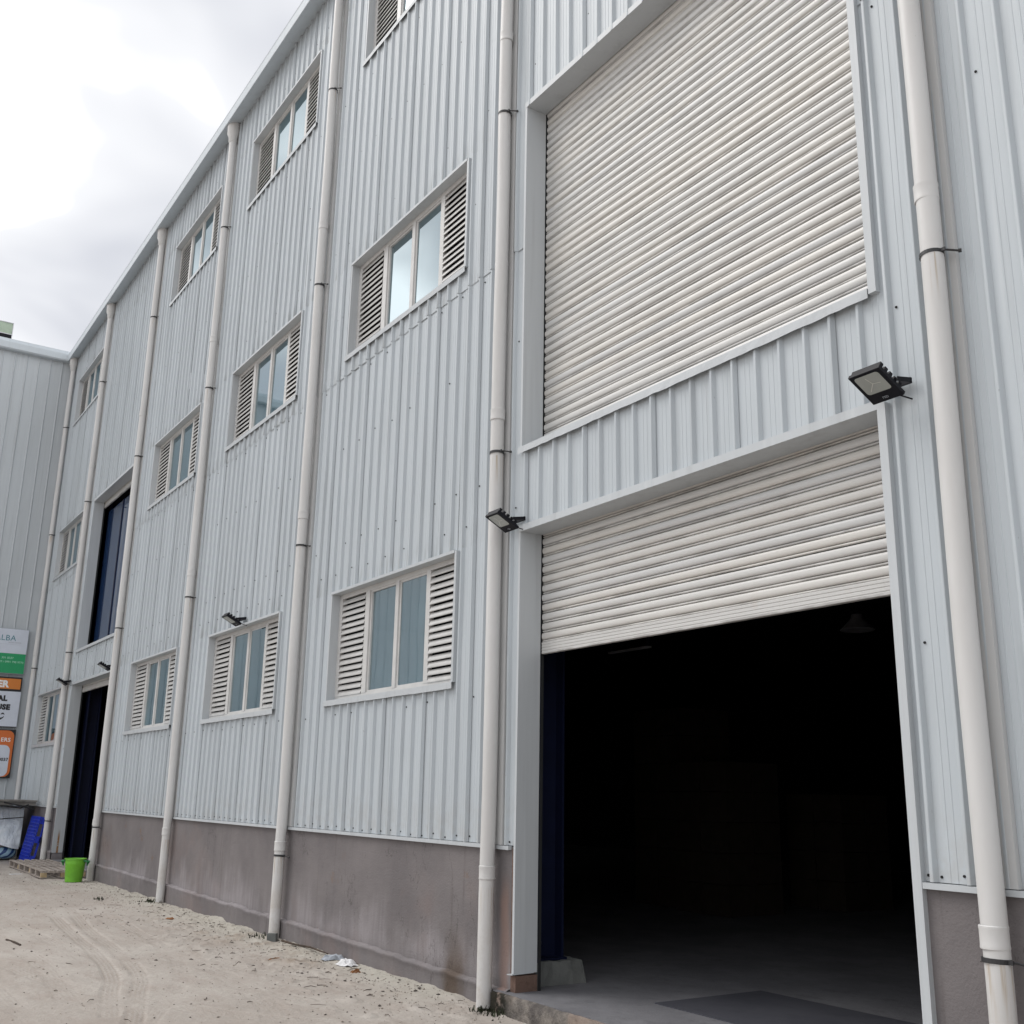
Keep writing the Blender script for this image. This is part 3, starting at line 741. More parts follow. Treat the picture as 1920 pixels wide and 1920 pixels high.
# bare brick under the near jamb and the pier edge
mb = MB(); mb.box(-4.075, -4.003, -0.012, 0.19, 0.139, 0.258); mb.build('brick', 'brick', WH)
mb = MB(); mb.box(-4.085, -4.03, -0.007, 0.19, 0.262, 1.19); mb.build('pier_edge', 'brick', WH)
mb = MB(); mb.box(-21.66, -21.56, -0.012, 0.19, 0.05, 0.262); mb.build('brick', 'plinth', WH)
# torn lip at the foot of the jamb
mb = MB(); mb.obox((-4.07, -0.05, 0.262), (0.075, 0, 0.006), (0, 0.2, 0.004), (0, 0, 0.006)); mb.build('jamb_foot', 'trim', WH)

# glazed leaf inside the far lower door
MAT['navyglass'] = NT('dark blue glazing').color((0.014, 0.032, 0.085)).rough(0.06).set(IOR=2.3, Specular_Tint=(0.7, 0.85, 1.0, 1)).m
for a, b in ((-21.5, -20.2), (-20.14, -18.9), (-18.84, -17.9)):
    gl = MB().box(a, b, 0.30, 0.308, 4.56, 7.72).build('upper_glazing', 'navyglass', WH)
    MB().box(b, b+0.06, 0.285, 0.33, 4.56, 7.72).build('mullion', 'navy', gl)
gd = MB().box(-19.62, -18.0, 0.46, 0.475, 0.16, 3.3).build('glass_door', 'glass', WH)
mb = MB(); mb.tube([(-19.36, 0.45, 1.42), (-19.36, 0.40, 1.46), (-19.36, 0.40, 1.98), (-19.36, 0.45, 2.02)], 0.016); mb.build('pull_handle', 'steel', gd, smooth=True)

# windows ------------------------------------------------------------------------
WW = WX1-WX0
def window_frame(h):
    mb = MB(); y0, y1 = 0.070, 0.115; s = 0.045
    mb.box(0.0, WW, y0, y1, 0, 0.05); mb.box(0.0, WW, y0, y1, h-0.05, h)
    for a, b in ((0.0, 0.075), (0.675, 0.775), (1.385, 1.455), (2.045, 2.125), (WW-0.06, WW)):
        mb.box(a, b, y0-0.004, y1, 0.05, h-0.05)
    for a, b in ((0.775, 1.385), (1.455, 2.045)):           # sliding sash stiles
        mb.box(a, a+0.028, y0+0.012, y1, 0.05, h-0.05); mb.box(b-0.016, b, y0+0.012, y1, 0.05, h-0.05)
        mb.box(a+0.028, b-0.016, y0+0.012, y1, 0.05, 0.072); mb.box(a+0.028, b-0.016, y0+0.012, y1, h-0.072, h-0.05)
    return mb.mesh('window')
def surround_mesh(h):
    mb = MB(); yf = -0.034
    mb.box(-0.03, 0.0, yf, 0.09, 0.0, h); mb.box(WW, WW+0.035, yf, 0.09, 0.0, h+0.02)
    mb.box(-0.03, WW, yf-0.006, 0.09, h, h+0.03)
    return mb.mesh('surround')
def sill_mesh():
    m = MB(); n = 24; r_ = random.Random(3)
    for i in range(n+1):
        x = -0.055+(WW+0.09)*i/n; q = r_.uniform(-0.002, 0.002)
        m.v += [(x, -0.044+q, -0.060+r_.uniform(-.002, .002)), (x, -0.046+q, 0.0), (x, 0.09, 0.022)]
    for i in range(n):
        for j in range(2): m.f.append((i*3+j, (i+1)*3+j, (i+1)*3+j+1, i*3+j+1))
    k = len(m.v); m.v += [(-0.055, -0.044, -0.06), (-0.055, -0.046, 0), (-0.055, 0.09, 0.022), (-0.055, 0.09, -0.06)]; m.f.append((k, k+1, k+2, k+3))
    return m.mesh('sill')
def blade_mesh(w):
    mb = MB(); prof = [(0.104, 0.056), (0.094, 0.057), (0.080, 0.050), (0.062, 0.012), (0.060, 0.000), (0.065, -0.004), (0.072, 0.005)]
    mb.strip(prof, 0, w); me_ = mb.mesh('louvre_blade'); me_.materials.append(MAT['blade'])
    me_.polygons.foreach_set('use_smooth', [True]*len(me_.polygons)); me_.set_sharp_from_angle(angle=math.radians(40)); return me_
h0 = 1.21
FR, SU, SI = window_frame(h0), surround_mesh(h0), sill_mesh()
FR.materials.append(MAT['alu']); SU.materials.append(MAT['trim']); SI.materials.append(MAT['trim'])
BL = [(0.080, blade_mesh(0.59)), (2.130, blade_mesh(WW-0.06-2.130))]
BK = MB().box(0.0, WW, 0.16, 0.17, 0.0, h0).mesh('shade_backing'); BK.materials.append(MAT['dark'])  # dark sheet stands in for the shaded room behind each window
PN = [(0.803, MB().box(0, 0.566, 0.100, 0.106, 0.0, h0-0.144).mesh('pane')), (1.483, MB().box(0, 0.546, 0.090, 0.096, 0.0, h0-0.144).mesh('pane'))]
for _, m in PN: m.materials.append(MAT['glass'])
NB = 16
rowname = {0: 'ground floor', 1: 'first floor', 2: 'top floor'}
for b, r in WINDOWS:
    x, (z0, z1) = bay_left(b)+WX0, ROWS[r]
    w = link('window', FR, None, WH, loc=(x, 0, z0)); w.scale = (1, 1, (z1-z0)/h0)
    link('surround', SU, None, w); link('sill', SI, None, w); link('shade_backing', BK, None, w)
    for px, pm in PN: o = link('pane', pm, None, w, loc=(px, 0, 0.072)); o.rotation_euler = (rnd.uniform(-.006, .006), 0, rnd.uniform(-.006, .006))
    pitch = (h0-0.10)/NB
    if b in (1, 2):
        for bx, bm in BL:
            for i in range(NB): o = link('louvre_blade', bm, None, w, loc=(bx, 0, 0.050+i*pitch)); o.rotation_euler = (rnd.uniform(-.03, .03), 0, 0)
    else:
        for bx, bm in BL:
            mb = MB(); n0 = [tuple(v.co) for v in bm.vertices]; f0 = [tuple(p.vertices) for p in bm.polygons]
            for i in range(NB):
                k = len(mb.v); mb.v += [(v[0], v[1], v[2]+i*pitch) for v in n0]; mb.f += [tuple(q+k for q in f) for f in f0]
            stuff(mb.build('louvre_blades', 'blade', w, loc=(bx, 0, 0.05)))

# eaves gutter in lengths ----------------------------------------------------------
prof = [(0.0, 13.00), (-0.245, 12.925), (-0.252, 12.93), (-0.268, 13.06), (-0.275, 13.075), (-0.262, 13.08), (-0.252, 13.075), (-0.215, 13.09), (-0.215, 13.165), (-0.19, 13.175), (0.3, 13.24)]
xs = [X_FAR+0.0, -21.3, -17.2, -13.0, -8.7, -4.4, 0.0, 4.0, X_NEAR+0.3]
for i in range(len(xs)-1):
    mb = MB(); dz = rnd.uniform(-0.004, 0.004)
    mb.strip([(y, z+dz) for y, z in prof], xs[i], xs[i+1]+0.01); mb.build('gutter', 'gutter', WH)

# downpipes -------------------------------------------------------------------------
PY, PR = -0.105, 0.061
pipe_me = None
for i, x in enumerate(PIPES):
    lo = 0.02 if i else 0.0
    mb = MB(); mb.lathe([(PR, -0.02)]+[(PR, 0.8*k_) for k_ in range(1, 16)]+[(PR, 12.80)], n=24)
    ph_ = rnd.uniform(0, 6); mb.v = [(a+0.005*math.sin(c*1.6+ph_)*(1 if c > 0.3 else 0), b+0.003*math.sin(c*2.3+ph_), c) for a, b, c in mb.v]
    pp = mb.build('downpipe', 'pvc', WH, smooth=True, loc=(x, PY, lo))
    pp.rotation_euler = (rnd.uniform(-.0008, .0008), rnd.uniform(-.0018, .0018), 0)
    for zc_ in (8.86, 4.89, 1.0):
        MB().lathe([(PR+0.0005, -0.055), (PR+0.0055, -0.052), (PR+0.0065, -0.045), (PR+0.005, -0.035), (PR+0.005, 0.03), (PR+0.0062, 0.036), (PR+0.0062, 0.048), (PR+0.0005, 0.052)], n=24, caps=False).build('coupling', 'pvc', pp, smooth=True, loc=(0, 0, zc_-lo))
    for zc_ in ((10.95, 7.98, 4.52) if i in (1, 3) else (10.95, 7.98, 4.52, 0.91)):
        zc_ += rnd.uniform(-0.02, 0.02)
        mb = MB(); mb.lathe([(PR+0.001, -0.011), (PR+0.005, -0.011), (PR+0.005, 0.011), (PR+0.001, 0.011)], n=24, caps=False)
        mb.box(PR*0.75, PR+0.028, -0.014, -0.004, -0.010, 0.010)
        mb.tube([(PR+0.012, -0.010, 0), (PR+0.03, 0.02, 0), (PR+0.070, 0.055, -0.012)], 0.006, 6); mb.tube([(PR+0.066, 0.052, -0.012), (PR+0.080, 0.060, -0.013)], 0.011, 6)
        c_ = mb.build('clamp', 'clamp', pp, loc=(0, 0, zc_-lo)); c_.rotation_euler = (rnd.uniform(-.06, .06), rnd.uniform(-.05, .05), 0)
    MB().lathe([(PR, 12.60), (PR+0.012, 12.62), (PR+0.016, 12.70), (0.105, 12.76), (0.112, 12.965)], n=4 if False else 16).build('hopper', 'pvc', pp, smooth=True, loc=(0, -0.005, -lo))
    if i < 6:
        MB().box(x-0.085, x+0.100, -0.033, -0.002, Z_PL+0.012, 12.98).build('cover_strip', 'strip', WH)
# conduit beside the door pier
# ------------------------------------------------------------------ annex at right angles
AN = empty('annex_building', (-26.42, -8, 0))
tag(AN, 'pale grey ribbed metal building at right angles behind the signboards', 'building')
AX = 0.0
def annex_pt(y, depth, z): return (depth, y+8.0, z)
pitch = 0.30; y = -0.02; i = 0
Y_END = -17.0
while y > Y_END:
    y1 = y-pitch*3
    for z0, z1, lift in ((0.0, 6.56, 0.0), (6.545, 13.0, 0.004)):
        mb = MB(); n0 = 0; pr = []
        for k in range(3):
            yy = y-k*pitch; pr += [(yy, 0.0), (yy-0.012, 0.022), (yy-0.030, 0.022), (yy-0.042, 0.0)]
        pr.append((y1-0.004, 0.003))
        for z in (z0, z1):
            for a, b in pr: mb.v.append(annex_pt(a, b+lift, z))
        n = len(pr)
        for j in range(n-1): mb.f.append((j+1, j, n+j, n+j+1))
        mb.build('cladding_sheet', 'annex', AN)
    y = y1
gp = [(0.0, 12.93), (0.16, 12.93), (0.19, 12.96), (0.205, 13.12), (0.20, 13.14), (0.175, 13.14), (0.165, 13.22), (-0.3, 13.30)]
for a, b in ((-0.02, -5.6), (-5.6, -11.3), (-11.3, Y_END)):
    mb = MB(); mb.v = [annex_pt(a, d, z) for d, z in gp]+[annex_pt(b, d, z) for d, z in gp]; n = len(gp)
    mb.f = [(j, j+1, n+j+1, n+j) for j in range(n-1)]; mb.build('gutter', 'gutter', AN)
mb = MB(); mb.box(-9, -0.05, -9.0, 8.0, 0, 12.95); mb.build('wall_core', 'annex', AN)
mb = MB(); mb.v = [annex_pt(0, 0.0, 13.2), annex_pt(Y_END, 0.0, 13.2), annex_pt(Y_END, -9, 14.2), annex_pt(0, -9, 14.2)]; mb.f = [(0, 1, 2, 3)]; mb.build('roof', 'annex', AN)

# roof-top box seen over the annex eaves
RB = empty('rooftop_box', (-27.5, -1.9, 13.2))
tag(RB, 'pale green panelled box standing on the roof edge at far left', 'roof box')
MB().box(-0.35, 0.0, -0.9, 0.31, 0.62, 0.97).build('body', 'pgreen', RB)
MB().box(-0.36, 0.012, -0.9, 0.315, 0.50, 0.60).build('dark_base', 'black', RB)
for z in (0.615, 0.96): MB().box(-0.36, 0.015, -0.9, 0.325, z, z+0.02).build('rail', 'steel', RB)
MB().box(-0.02, 0.018, 0.305, 0.325, 0.45, 0.98).build('post', 'steel', RB)
MB().box(-0.3, -0.25, 0.25, 0.29, 0.0, 0.5).build('leg', 'steel', RB)
MB().box(-0.3, -0.25, -0.8, -0.76, 0.0, 0.5).build('leg', 'steel', RB)

# ------------------------------------------------------------------ signs on the annex wall
def sign(name, label, y1, z0, z1, w, depth=0.06):
    o = empty(name, (-26.36, y1, z0)); tag(o, label, 'sign', 'signboards on the annex wall'); return o
def panel(o, name, mat, y0, y1, z0, z1, d0, d1): return MB().box(d0, d1, y0, y1, z0, z1).build(name, mat, o)
ROT = Matrix(((0, 0, 1), (1, 0, 0), (0, 1, 0)))
def letters(o, body, mat, size, yr, zb, d, bold=0.0, spacing=1.0, align='RIGHT', shear=None):
    me_ = text_mesh(body, size, bold, align, 0.001, spacing)
    for v in me_.vertices: v.co = ROT @ v.co
    ob = link('lettering', me_, mat, o, loc=(d, yr, zb)); return ob
s1 = sign('signboard', 'white and green signboard with thin teal letters, topmost of the signs', -0.29, 4.36, 5.50, 1.6)
panel(s1, 'case', 's_grey', -1.8, 0.0, 0.0, 1.14, 0.0, 0.06)
panel(s1, 'white_panel', 's_white', -1.8, -0.012, 0.51, 1.128, 0.06, 0.066)
panel(s1, 'green_panel', 's_green', -1.8, -0.012, 0.012, 0.508, 0.06, 0.066)
letters(s1, 'ALBA', 's_teal', 0.20, -0.29, 0.83, 0.068, 0.0, 1.05)
letters(s1, 'BUSINESS SERVICES', 's_grey', 0.035, -0.16, 0.775, 0.068)
panel(s1, 'rule', 's_grey', -1.2, -0.16, 0.735, 0.738, 0.066, 0.068)
letters(s1, '301 0037', 's_mint', 0.075, -0.29, 0.37, 0.068)
letters(s1, '4139 / 0991 798 9770', 's_mint', 0.072, -0.045, 0.27, 0.068)
s2 = sign('signboard', 'orange strip over white signboard with bold black letters, middle of the signs', -0.30, 3.04, 4.28, 1.6)
panel(s2, 'case', 's_black', -1.8, 0.0, 0.0, 1.24, 0.0, 0.06)
panel(s2, 'orange_panel', 's_orange', -1.8, -0.03, 0.94, 1.20, 0.06, 0.066)
panel(s2, 'white_panel', 's_white', -1.8, 0.002, 0.015, 0.88, 0.06, 0.067)
letters(s2, 'ER', 's_print', 0.225, -0.315, 0.985, 0.069, 0.012, 1.05)
letters(s2, 'AL', 's_black', 0.175, -0.30, 0.645, 0.069, 0.012, 1.1)
letters(s2, 'USE', 's_black', 0.175, -0.21, 0.43, 0.069, 0.012, 1.1)
# curved black brush mark under the words
mb = MB(); ring = []
for i in range(13):
    t_ = i/12; a = math.pi*(1.02+0.86*t_); ring.append(((-0.56+0.24*math.cos(a))+0.02, 0.30+0.13*math.sin(a), 0.010+0.026*math.sin(math.pi*t_)))
for (yc, zc_, hw) in ring: mb.v += [(0.069, yc, zc_-hw), (0.069, yc, zc_+hw)]
for i in range(12): mb.f.append((2*i, 2*i+2, 2*i+3, 2*i+1))
mb.build('emblem', 's_black', s2)
mb = MB()
for i in range(7):
    t_ = i/6; yc = -0.40+0.09*t_; zc_ = 0.30+0.03*math.sin(t_*3.0); hw = 0.006+0.014*math.sin(math.pi*t_)
    mb.v += [(0.069, yc, zc_-hw), (0.069, yc, zc_+hw)]
for i in range(6): mb.f.append((2*i, 2*i+2, 2*i+3, 2*i+1))
mb.build('emblem', 's_black', s2)
s3 = sign('signboard', 'orange framed signboard with rounded white panel and phone number, lowest of the signs', -0.29, 1.80, 2.98, 1.6)
panel(s3, 'case', 's_black', -1.8, 0.0, 0.0, 1.18, 0.0, 0.06)
def rounded(o, name, mat, y0, y1, z0, z1, r_, d0, d1):
    pts = []
    for cy, cz, a0 in ((y1-r_, z1-r_, 0), (y0+r_, z1-r_, 90), (y0+r_, z0+r_, 180), (y1-r_, z0+r_, 270)):
        for k in range(7):
            a = math.radians(a0+15*k); pts.append((cy+r_*math.cos(a), cz+r_*math.sin(a)))
    mb = MB(); n = len(pts); mb.v = [(d1, y, z) for y, z in pts]+[(d0, y, z) for y, z in pts]
    mb.f = [tuple(range(n))]+[(i, n+i, n+(i+1) % n, (i+1) % n) for i in range(n)]
    return mb.build(name, mat, o)
rounded(s3, 'orange_panel', 's_orange2', -1.8, -0.025, 0.03, 1.155, 0.15, 0.06, 0.066)
rounded(s3, 'white_panel', 's_white', -1.8, -0.085, 0.04, 0.80, 0.14, 0.066, 0.071)
letters(s3, 'ERS', 's_print', 0.135, -0.10, 0.885, 0.070, 0.003, 1.1)
letters(s3, '0037', 's_black', 0.105, -0.10, 0.415, 0.074, 0.003, 1.05)
MB().obox((0.068, -0.53, 1.05), (0.003, 0, 0), (0, 0.10, 0.07), (0, -0.012, 0.017)).build('tick_mark', 's_print', s3)

# ------------------------------------------------------------------ floodlights
def floodlight(x, label, tilt=0.0, wid=0.205):
    root = empty('floodlight', (x, 0, 3.80)); tag(root, label, 'floodlight', 'black floodlights on the warehouse wall')
    e1 = Vector((1, 0, 0)); e2 = Vector((0, -0.885, 0.465)); nrm = Vector((0, -0.465, -0.885)); up = -nrm
    o = Vector((-wid/2, -0.105, -0.03)); L = 0.235; T = 0.022
    mb = MB(); mb.obox(o, e1*wid, e2*L, up*T)
    mb.obox(o+e1*0.012+e2*0.015+up*T, e1*(wid-0.024), e2*(L-0.03), up*0.012)
    hs = mb.build('housing', 'black', root)
    for k in range(5):                 # cooling fins
        MB().obox(o+e1*0.006+e2*(0.035+k*0.042)+up*T, e1*(wid-0.012), e2*0.024, up*0.034).build('fin', 'black', hs)
    # lens: shallow rounded panel with its reflector faces
    pts = []; lw, ll, rr = wid-0.046, 0.142, 0.018; c0 = o+e1*(wid/2)+e2*(L-0.018-ll/2)+nrm*0.002
    for cx_, cy_, a0 in ((lw/2-rr, ll/2-rr, 0), (-lw/2+rr, ll/2-rr, 90), (-lw/2+rr, -ll/2+rr, 180), (lw/2-rr, -ll/2+rr, 270)):
        for k in range(5):
            a = math.radians(a0+22.5*k); pts.append(c0+e1*(cx_+rr*math.cos(a))+e2*(cy_+rr*math.sin(a)))
    mb = MB(); mb.v = [tuple(p) for p in pts]; n = len(pts); mb.f = [tuple(range(n))]
    ln = mb.build('lens', 'lens', root)
    mb = MB(); cc = c0+nrm*0.0012
    for d_ in ((-lw*0.30, -ll*0.36), (lw*0.30, -ll*0.05), (-lw*0.10, ll*0.34)):
        v = e1*d_[0]+e2*d_[1]; s = v.cross(nrm).normalized()*0.0016
        mb.quad(cc-s, cc+v-s, cc+v+s, cc+s)
    mb.build('reflector_edge', 'lensline', ln)
    me_ = text_mesh('LED', 0.022, 0.0, 'CENTER', 0.0005)
    Mx = Matrix((e1, e2, nrm)).transposed()
    for v in me_.vertices: v.co = Matrix((e1, -e2, nrm)).transposed() @ v.co
    link('lettering', me_, 's_grey', root, loc=o+e1*(wid*0.5)+e2*0.036+nrm*0.0015)
    mb = MB()
    for sx in (-wid/2-0.006, wid/2+0.001):
        mb.obox((sx, -0.17, 0.035), (0.005, 0, 0), (0, 0.125, 0.022), (0, 0.008, 0.028))
    mb.box(-wid/2-0.006, wid/2+0.006, -0.050, -0.034, 0.052, 0.085)
    mb.tube([(0, -0.10, 0.03), (0.05, -0.06, -0.01), (0.085, -0.01, -0.03)], 0.0045, 6)
    mb.build('bracket', 'black', root)
    return root
floodlight(-0.205, 'black floodlight at the right top corner of the open near doorway')
floodlight(-4.03, 'black floodlight at the left top corner of the open near doorway', wid=0.195)
floodlight(-10.79, 'black floodlight on the window head between two downpipes')
floodlight(-21.80, 'small black floodlight over the window beside the far left signboards')
floodlight(-17.96, 'small black floodlight at the right top corner of the far doorway')

# ------------------------------------------------------------------ things at the far end
def bucket(x, y):
    root = empty('bucket', (x, y, ground_z(x, y))); tag(root, 'lime green plastic bucket standing beside the wooden pallets', 'bucket')
    MB().lathe([(0.0, 0.012), (0.138, 0.0), (0.142, 0.004), (0.165, 0.30), (0.168, 0.305), (0.168, 0.312), (0.170, 0.375), (0.186, 0.378), (0.189, 0.385), (0.186, 0.394), (0.172, 0.394), (0.162, 0.36), (0.135, 0.02), (0.0, 0.02)], n=32, caps=False).build('body', 'green', root, smooth=True)
    for a in (math.radians(55), math.radians(235)):
        mb = MB(); c_, s_ = math.cos(a), math.sin(a)
        mb.tube([(0.17*c_-0.06*s_, 0.17*s_+0.06*c_, 0.36), (0.225*c_-0.055*s_, 0.225*s_+0.055*c_, 0.345), (0.235*c_, 0.235*s_, 0.325), (0.225*c_+0.055*s_, 0.225*s_-0.055*c_, 0.345), (0.17*c_+0.06*s_, 0.17*s_-0.06*c_, 0.36)], 0.014, 8)
        mb.tube([(0.225*c_-0.03*s_, 0.225*s_+0.03*c_, 0.335), (0.215*c_, 0.215*s_, 0.28), (0.225*c_+0.03*s_, 0.225*s_-0.03*c_, 0.335)], 0.012, 8)
        mb.build('handle', 'green2', root, smooth=True)
bucket(-17.38, -0.43)

def wood_pallet(x0, y0, rot, label, seed):
    rr = random.Random(seed); gz = ground_z(x0, y0)
    root = empty('wooden_pallet', (x0, y0, gz+0.012)); root.rotation_euler = (0, 0, rot); tag(root, label, 'pallet', 'wooden pallets by the far doorway')
    Lx, Wy = 1.12, 0.78; nb = 6; bw = 0.082
    for i in range(nb):
        yy = i*(Wy-bw)/(nb-1); MB().obox((rr.uniform(-.012, .012), yy, 0.112+rr.uniform(-.002, .002)), (-Lx, rr.uniform(-.006, .006), 0), (0, bw, 0), (0, 0, 0.019)).build('deck_board', 'wood', root)
    for i in range(3):
        xx = -(0.0+i*(Lx-0.09)/2); MB().box(xx-0.09, xx, 0.0, Wy, 0.093, 0.111).build('cross_board', 'wood', root)
        for j in range(3):
            yy = j*(Wy-0.10)/2; MB().box(xx-0.095, xx+0.002, yy+.003, yy+0.098, 0.018, 0.0925).build('block', 'rawwood' if i == 0 else 'wood', root)
    for j in range(3):
        yy = j*(Wy-0.10)/2; MB().box(-Lx, 0.0, yy, yy+0.10, 0.0, 0.0175).build('base_board', 'wood', root)
wood_pallet(-18.30, -0.80, 0.00, 'nearest wooden pallet, behind the lime green bucket', 1)
wood_pallet(-19.47, -0.79, 0.012, 'wooden pallet lying between the two others at the far doorway', 2)
wood_pallet(-20.64, -0.80, -0.01, 'farthest wooden pallet, close to the leaning blue pallet', 3)

def blue_pallet():
    root = empty('plastic_pallet', (-22.62, -0.30, 0.0)); tag(root, 'blue plastic pallet leaning on its side against the wall', 'pallet')
    Hh, Lx, T = 0.98, 1.05, 0.135
    up = Vector((0, 0.17, 0.985)); th = Vector((0, 0.985, -0.17)); ex = Vector((-1, 0, 0)); o = Vector((0, 0, 0.01))
    # lattice deck facing -y
    mb = MB(); n1, n2 = 15, 9; bw = 0.014
    for i in range(n1): mb.obox(o+up*(i*(Hh-bw)/(n1-1))+th*0.002, ex*Lx, up*bw, th*0.026)
    for j in range(n2): mb.obox(o+ex*(j*(Lx-0.024)/(n2-1)), ex*0.024, up*Hh, th*0.024)
    mb.build('lattice_deck', 'blue', root)
    for u0, u1 in ((0.0, 0.16), (0.43, 0.57), (0.83, 0.98)):
        for e0 in (0.0, 0.45, 0.91): MB().obox(o+up*u0+th*0.034+ex*(e0), ex*0.14, up*(u1-u0), th*0.076).build('block', 'blue', root)
    for u0 in (0.0, 0.44, 0.86): MB().obox(o+up*u0+th*0.1105, ex*Lx, up*0.12, th*0.022).build('runner', 'blue', root)
    for e0 in (0.0, 0.93): MB().obox(o+th*0.1115+ex*e0, ex*0.10, up*Hh, th*0.024).build('runner', 'blue', root)
blue_pallet()

def tarp_pile():
    root = empty('covered_pile', (-24.9, -1.2, 0)); tag(root, 'stacked goods under a pale blue white tarpaulin at far left', 'covered pile')
    # tarpaulin: draped box with a wavy hem
    ny_, nz_ = 46, 22; mb = MB(); Yl, Yr = -1.2, 0.97
    prng = np.random.default_rng(8)
    def wr(a, b, s, sd): return float(vnoise(np.array([a*1.0+30]), np.array([b*1.0+30]), s, sd)[0]-0.5)
    for j in range(nz_+1):
        for i in range(ny_+1):
            t_ = i/ny_; yv = Yl+(Yr-Yl)*t_; w = j/nz_
            hem = 0.30+0.07*math.sin(yv*4.2+0.7)+0.08*(1-t_)
            if w < 0.7: zz = hem+(1.15-hem)*(w/0.7); xx = 0.92-0.06*(w/0.7)+0.11*wr(yv, zz*0.6, 3.0, 201)+0.06*wr(yv, zz, 8.0, 202)
            else:
                q = (w-0.7)/0.3; zz = 1.15+0.03*math.sin(q*1.5)+0.05*wr(yv, q, 4, 203); xx = 0.86-q*1.6
            mb.v.append((xx, yv-0.04*(1-w)*(t_ > 0.97), zz))
    n = ny_+1
    for j in range(nz_):
        for i in range(ny_): mb.f.append((j*n+i, j*n+i+1, (j+1)*n+i+1, (j+1)*n+i))
    # right-hand side flap
    k = len(mb.v)
    for j in range(9):
        for i in range(9):
            zz = 0.32+0.83*j/8; xx = 0.90-0.045*j/8-1.6*i/8; mb.v.append((xx, 0.972-0.012*j/8+0.03*wr(xx, zz, 3, 207), zz+(0.06*math.sin(xx*5) if j == 0 else 0)))
    for j in range(8):
        for i in range(8): mb.f.append((k+j*9+i, k+j*9+i+1, k+(j+1)*9+i+1, k+(j+1)*9+i))
    tp = mb.build('tarpaulin', 'tarp', root, smooth='all')
    mb = MB(); mb.tube([(0.93, -1.2, 0.80), (0.935, 0.0, 0.85), (0.93, 0.6, 0.90), (0.91, 0.96, 0.93), (0.2, 0.985, 0.92)], 0.010, 6); mb.build('rope', 'rope', tp)
    MB().box(-0.9, 0.78, -1.2, 0.93, 0.02, 1.10).build('stacked_core', 'board', root)
    rr = random.Random(4)
    for k_ in range(3, 5):             # sacks showing under the hem
        y0 = -1.05+k_*0.44; mb = MB(); n1, n2 = 12, 8
        for a in range(n2+1):
            ph = math.pi*a/n2-math.pi/2
            for b in range(n1):
                th = 2*math.pi*b/n1; cx_ = abs(math.cos(th))**0.6*math.copysign(1, math.cos(th)); sy_ = abs(math.sin(th))**0.6*math.copysign(1, math.sin(th))
                c_ = max(0.02, math.cos(ph))**0.55
                mb.v.append((0.62+0.27*cx_*c_+rr.uniform(-.008, .008), y0+0.215*sy_*c_, 0.155+0.145*math.sin(ph)+rr.uniform(-.008, .008)))
        for a in range(n2):
            for b in range(n1): mb.f.append((a*n1+b, a*n1+(b+1) % n1, (a+1)*n1+(b+1) % n1, (a+1)*n1+b))
        tag(mb.build('sack', 'bag', None, smooth='all', loc=(-24.9, -1.2, 0)), ('', '', '', 'blue and white striped sack under the tarpaulin hem at the left picture edge', 'blue and white striped sack under the tarpaulin hem next to the leaning blue pallet')[k_], 'sack', 'sacks under the tarpaulin')
    bd = empty('cover_board', (-24.3, -0.9, 1.20)); tag(bd, 'weathered flat board lying over the tarpaulin covered pile', 'board')
    MB().obox((0.9, -0.7, 0.085), (-1.5, 0, 0), (0, 1.50, -0.01), (0, 0, 0.035)).build('top_sheet', 'board', bd)
    MB().box(0.80, 0.86, -0.7, 0.78, 0.0, 0.074).build('batten', 'board', bd)
    MB().box(-0.5, -0.44, -0.7, 0.78, 0.0, 0.074).build('batten', 'board', bd)
    mb = MB(); mb.tube([(0.93, -0.2, 0.03), (0.95, 0.2, -0.03), (0.96, 0.45, -0.06), (0.94, 0.62, 0.02)], 0.016, 6); mb.tube([(0.95, 0.1, 0.06), (0.96, 0.5, -0.02), (0.93, 0.75, -0.09)], 0.018, 6); mb.build('strap', 'rope', bd)
tarp_pile()

# ------------------------------------------------------------------ dim things inside the open near door
for i, (x, y, w, d, h) in enumerate(((-8.2, 5.4, 1.0, 1.0, 1.9), (-9.3, 5.6, 1.0, 1.0, 2.4), (-8.0, 7.4, 1.0, 1.0, 1.6))):
    root = empty('carton_stack', (x, y, 0.138)); tag(root, ('dim stack of cartons just inside the doorway', 'dim taller stack of cartons deeper in the hall', 'dim low stack of cartons deepest in the hall')[i], 'cartons')
    k = 0; z = 0.0
    while z < h-0.05:
        for a in (0, 1):
            for b in (0, 1):
                MB().box(a*w/2+0.006, (a+1)*w/2-0.006, b*d/2+0.006, (b+1)*d/2-0.006, z+0.003, z+0.385).build('carton', 'carton', root)
        z += 0.39
lamp = empty('pendant_lamp', (-3.8, 4.0, 3.30)); tag(lamp, 'unlit round high bay lamp hanging inside the near doorway', 'lamp')
MB().lathe([(0.05, 0.16), (0.06, 0.12), (0.17, 0.0), (0.175, 0.0), (0.165, -0.008), (0.0, -0.008)], n=24, caps=False).build('shade', 'steel', lamp, smooth=True)
mb = MB(); mb.tube([(0, 0, 0.16), (0, 0, 0.82)], 0.008, 6); mb.build('cord', 'black', lamp)
lamp2 = empty('batten_lamp', (-4.55, 1.6, 2.95)); tag(lamp2, 'thin unlit batten lamp inside the near doorway', 'lamp')
MB().box(-0.3, 0.3, -0.02, 0.02, 0.0, 0.018).build('tube', 'steel', lamp2)
MB().box(-0.28, -0.26, -0.01, 0.01, 0.02, 1.16).build('hanger', 'black', lamp2); MB().box(0.26, 0.28, -0.01, 0.01, 0.02, 1.16).build('hanger', 'black', lamp2)

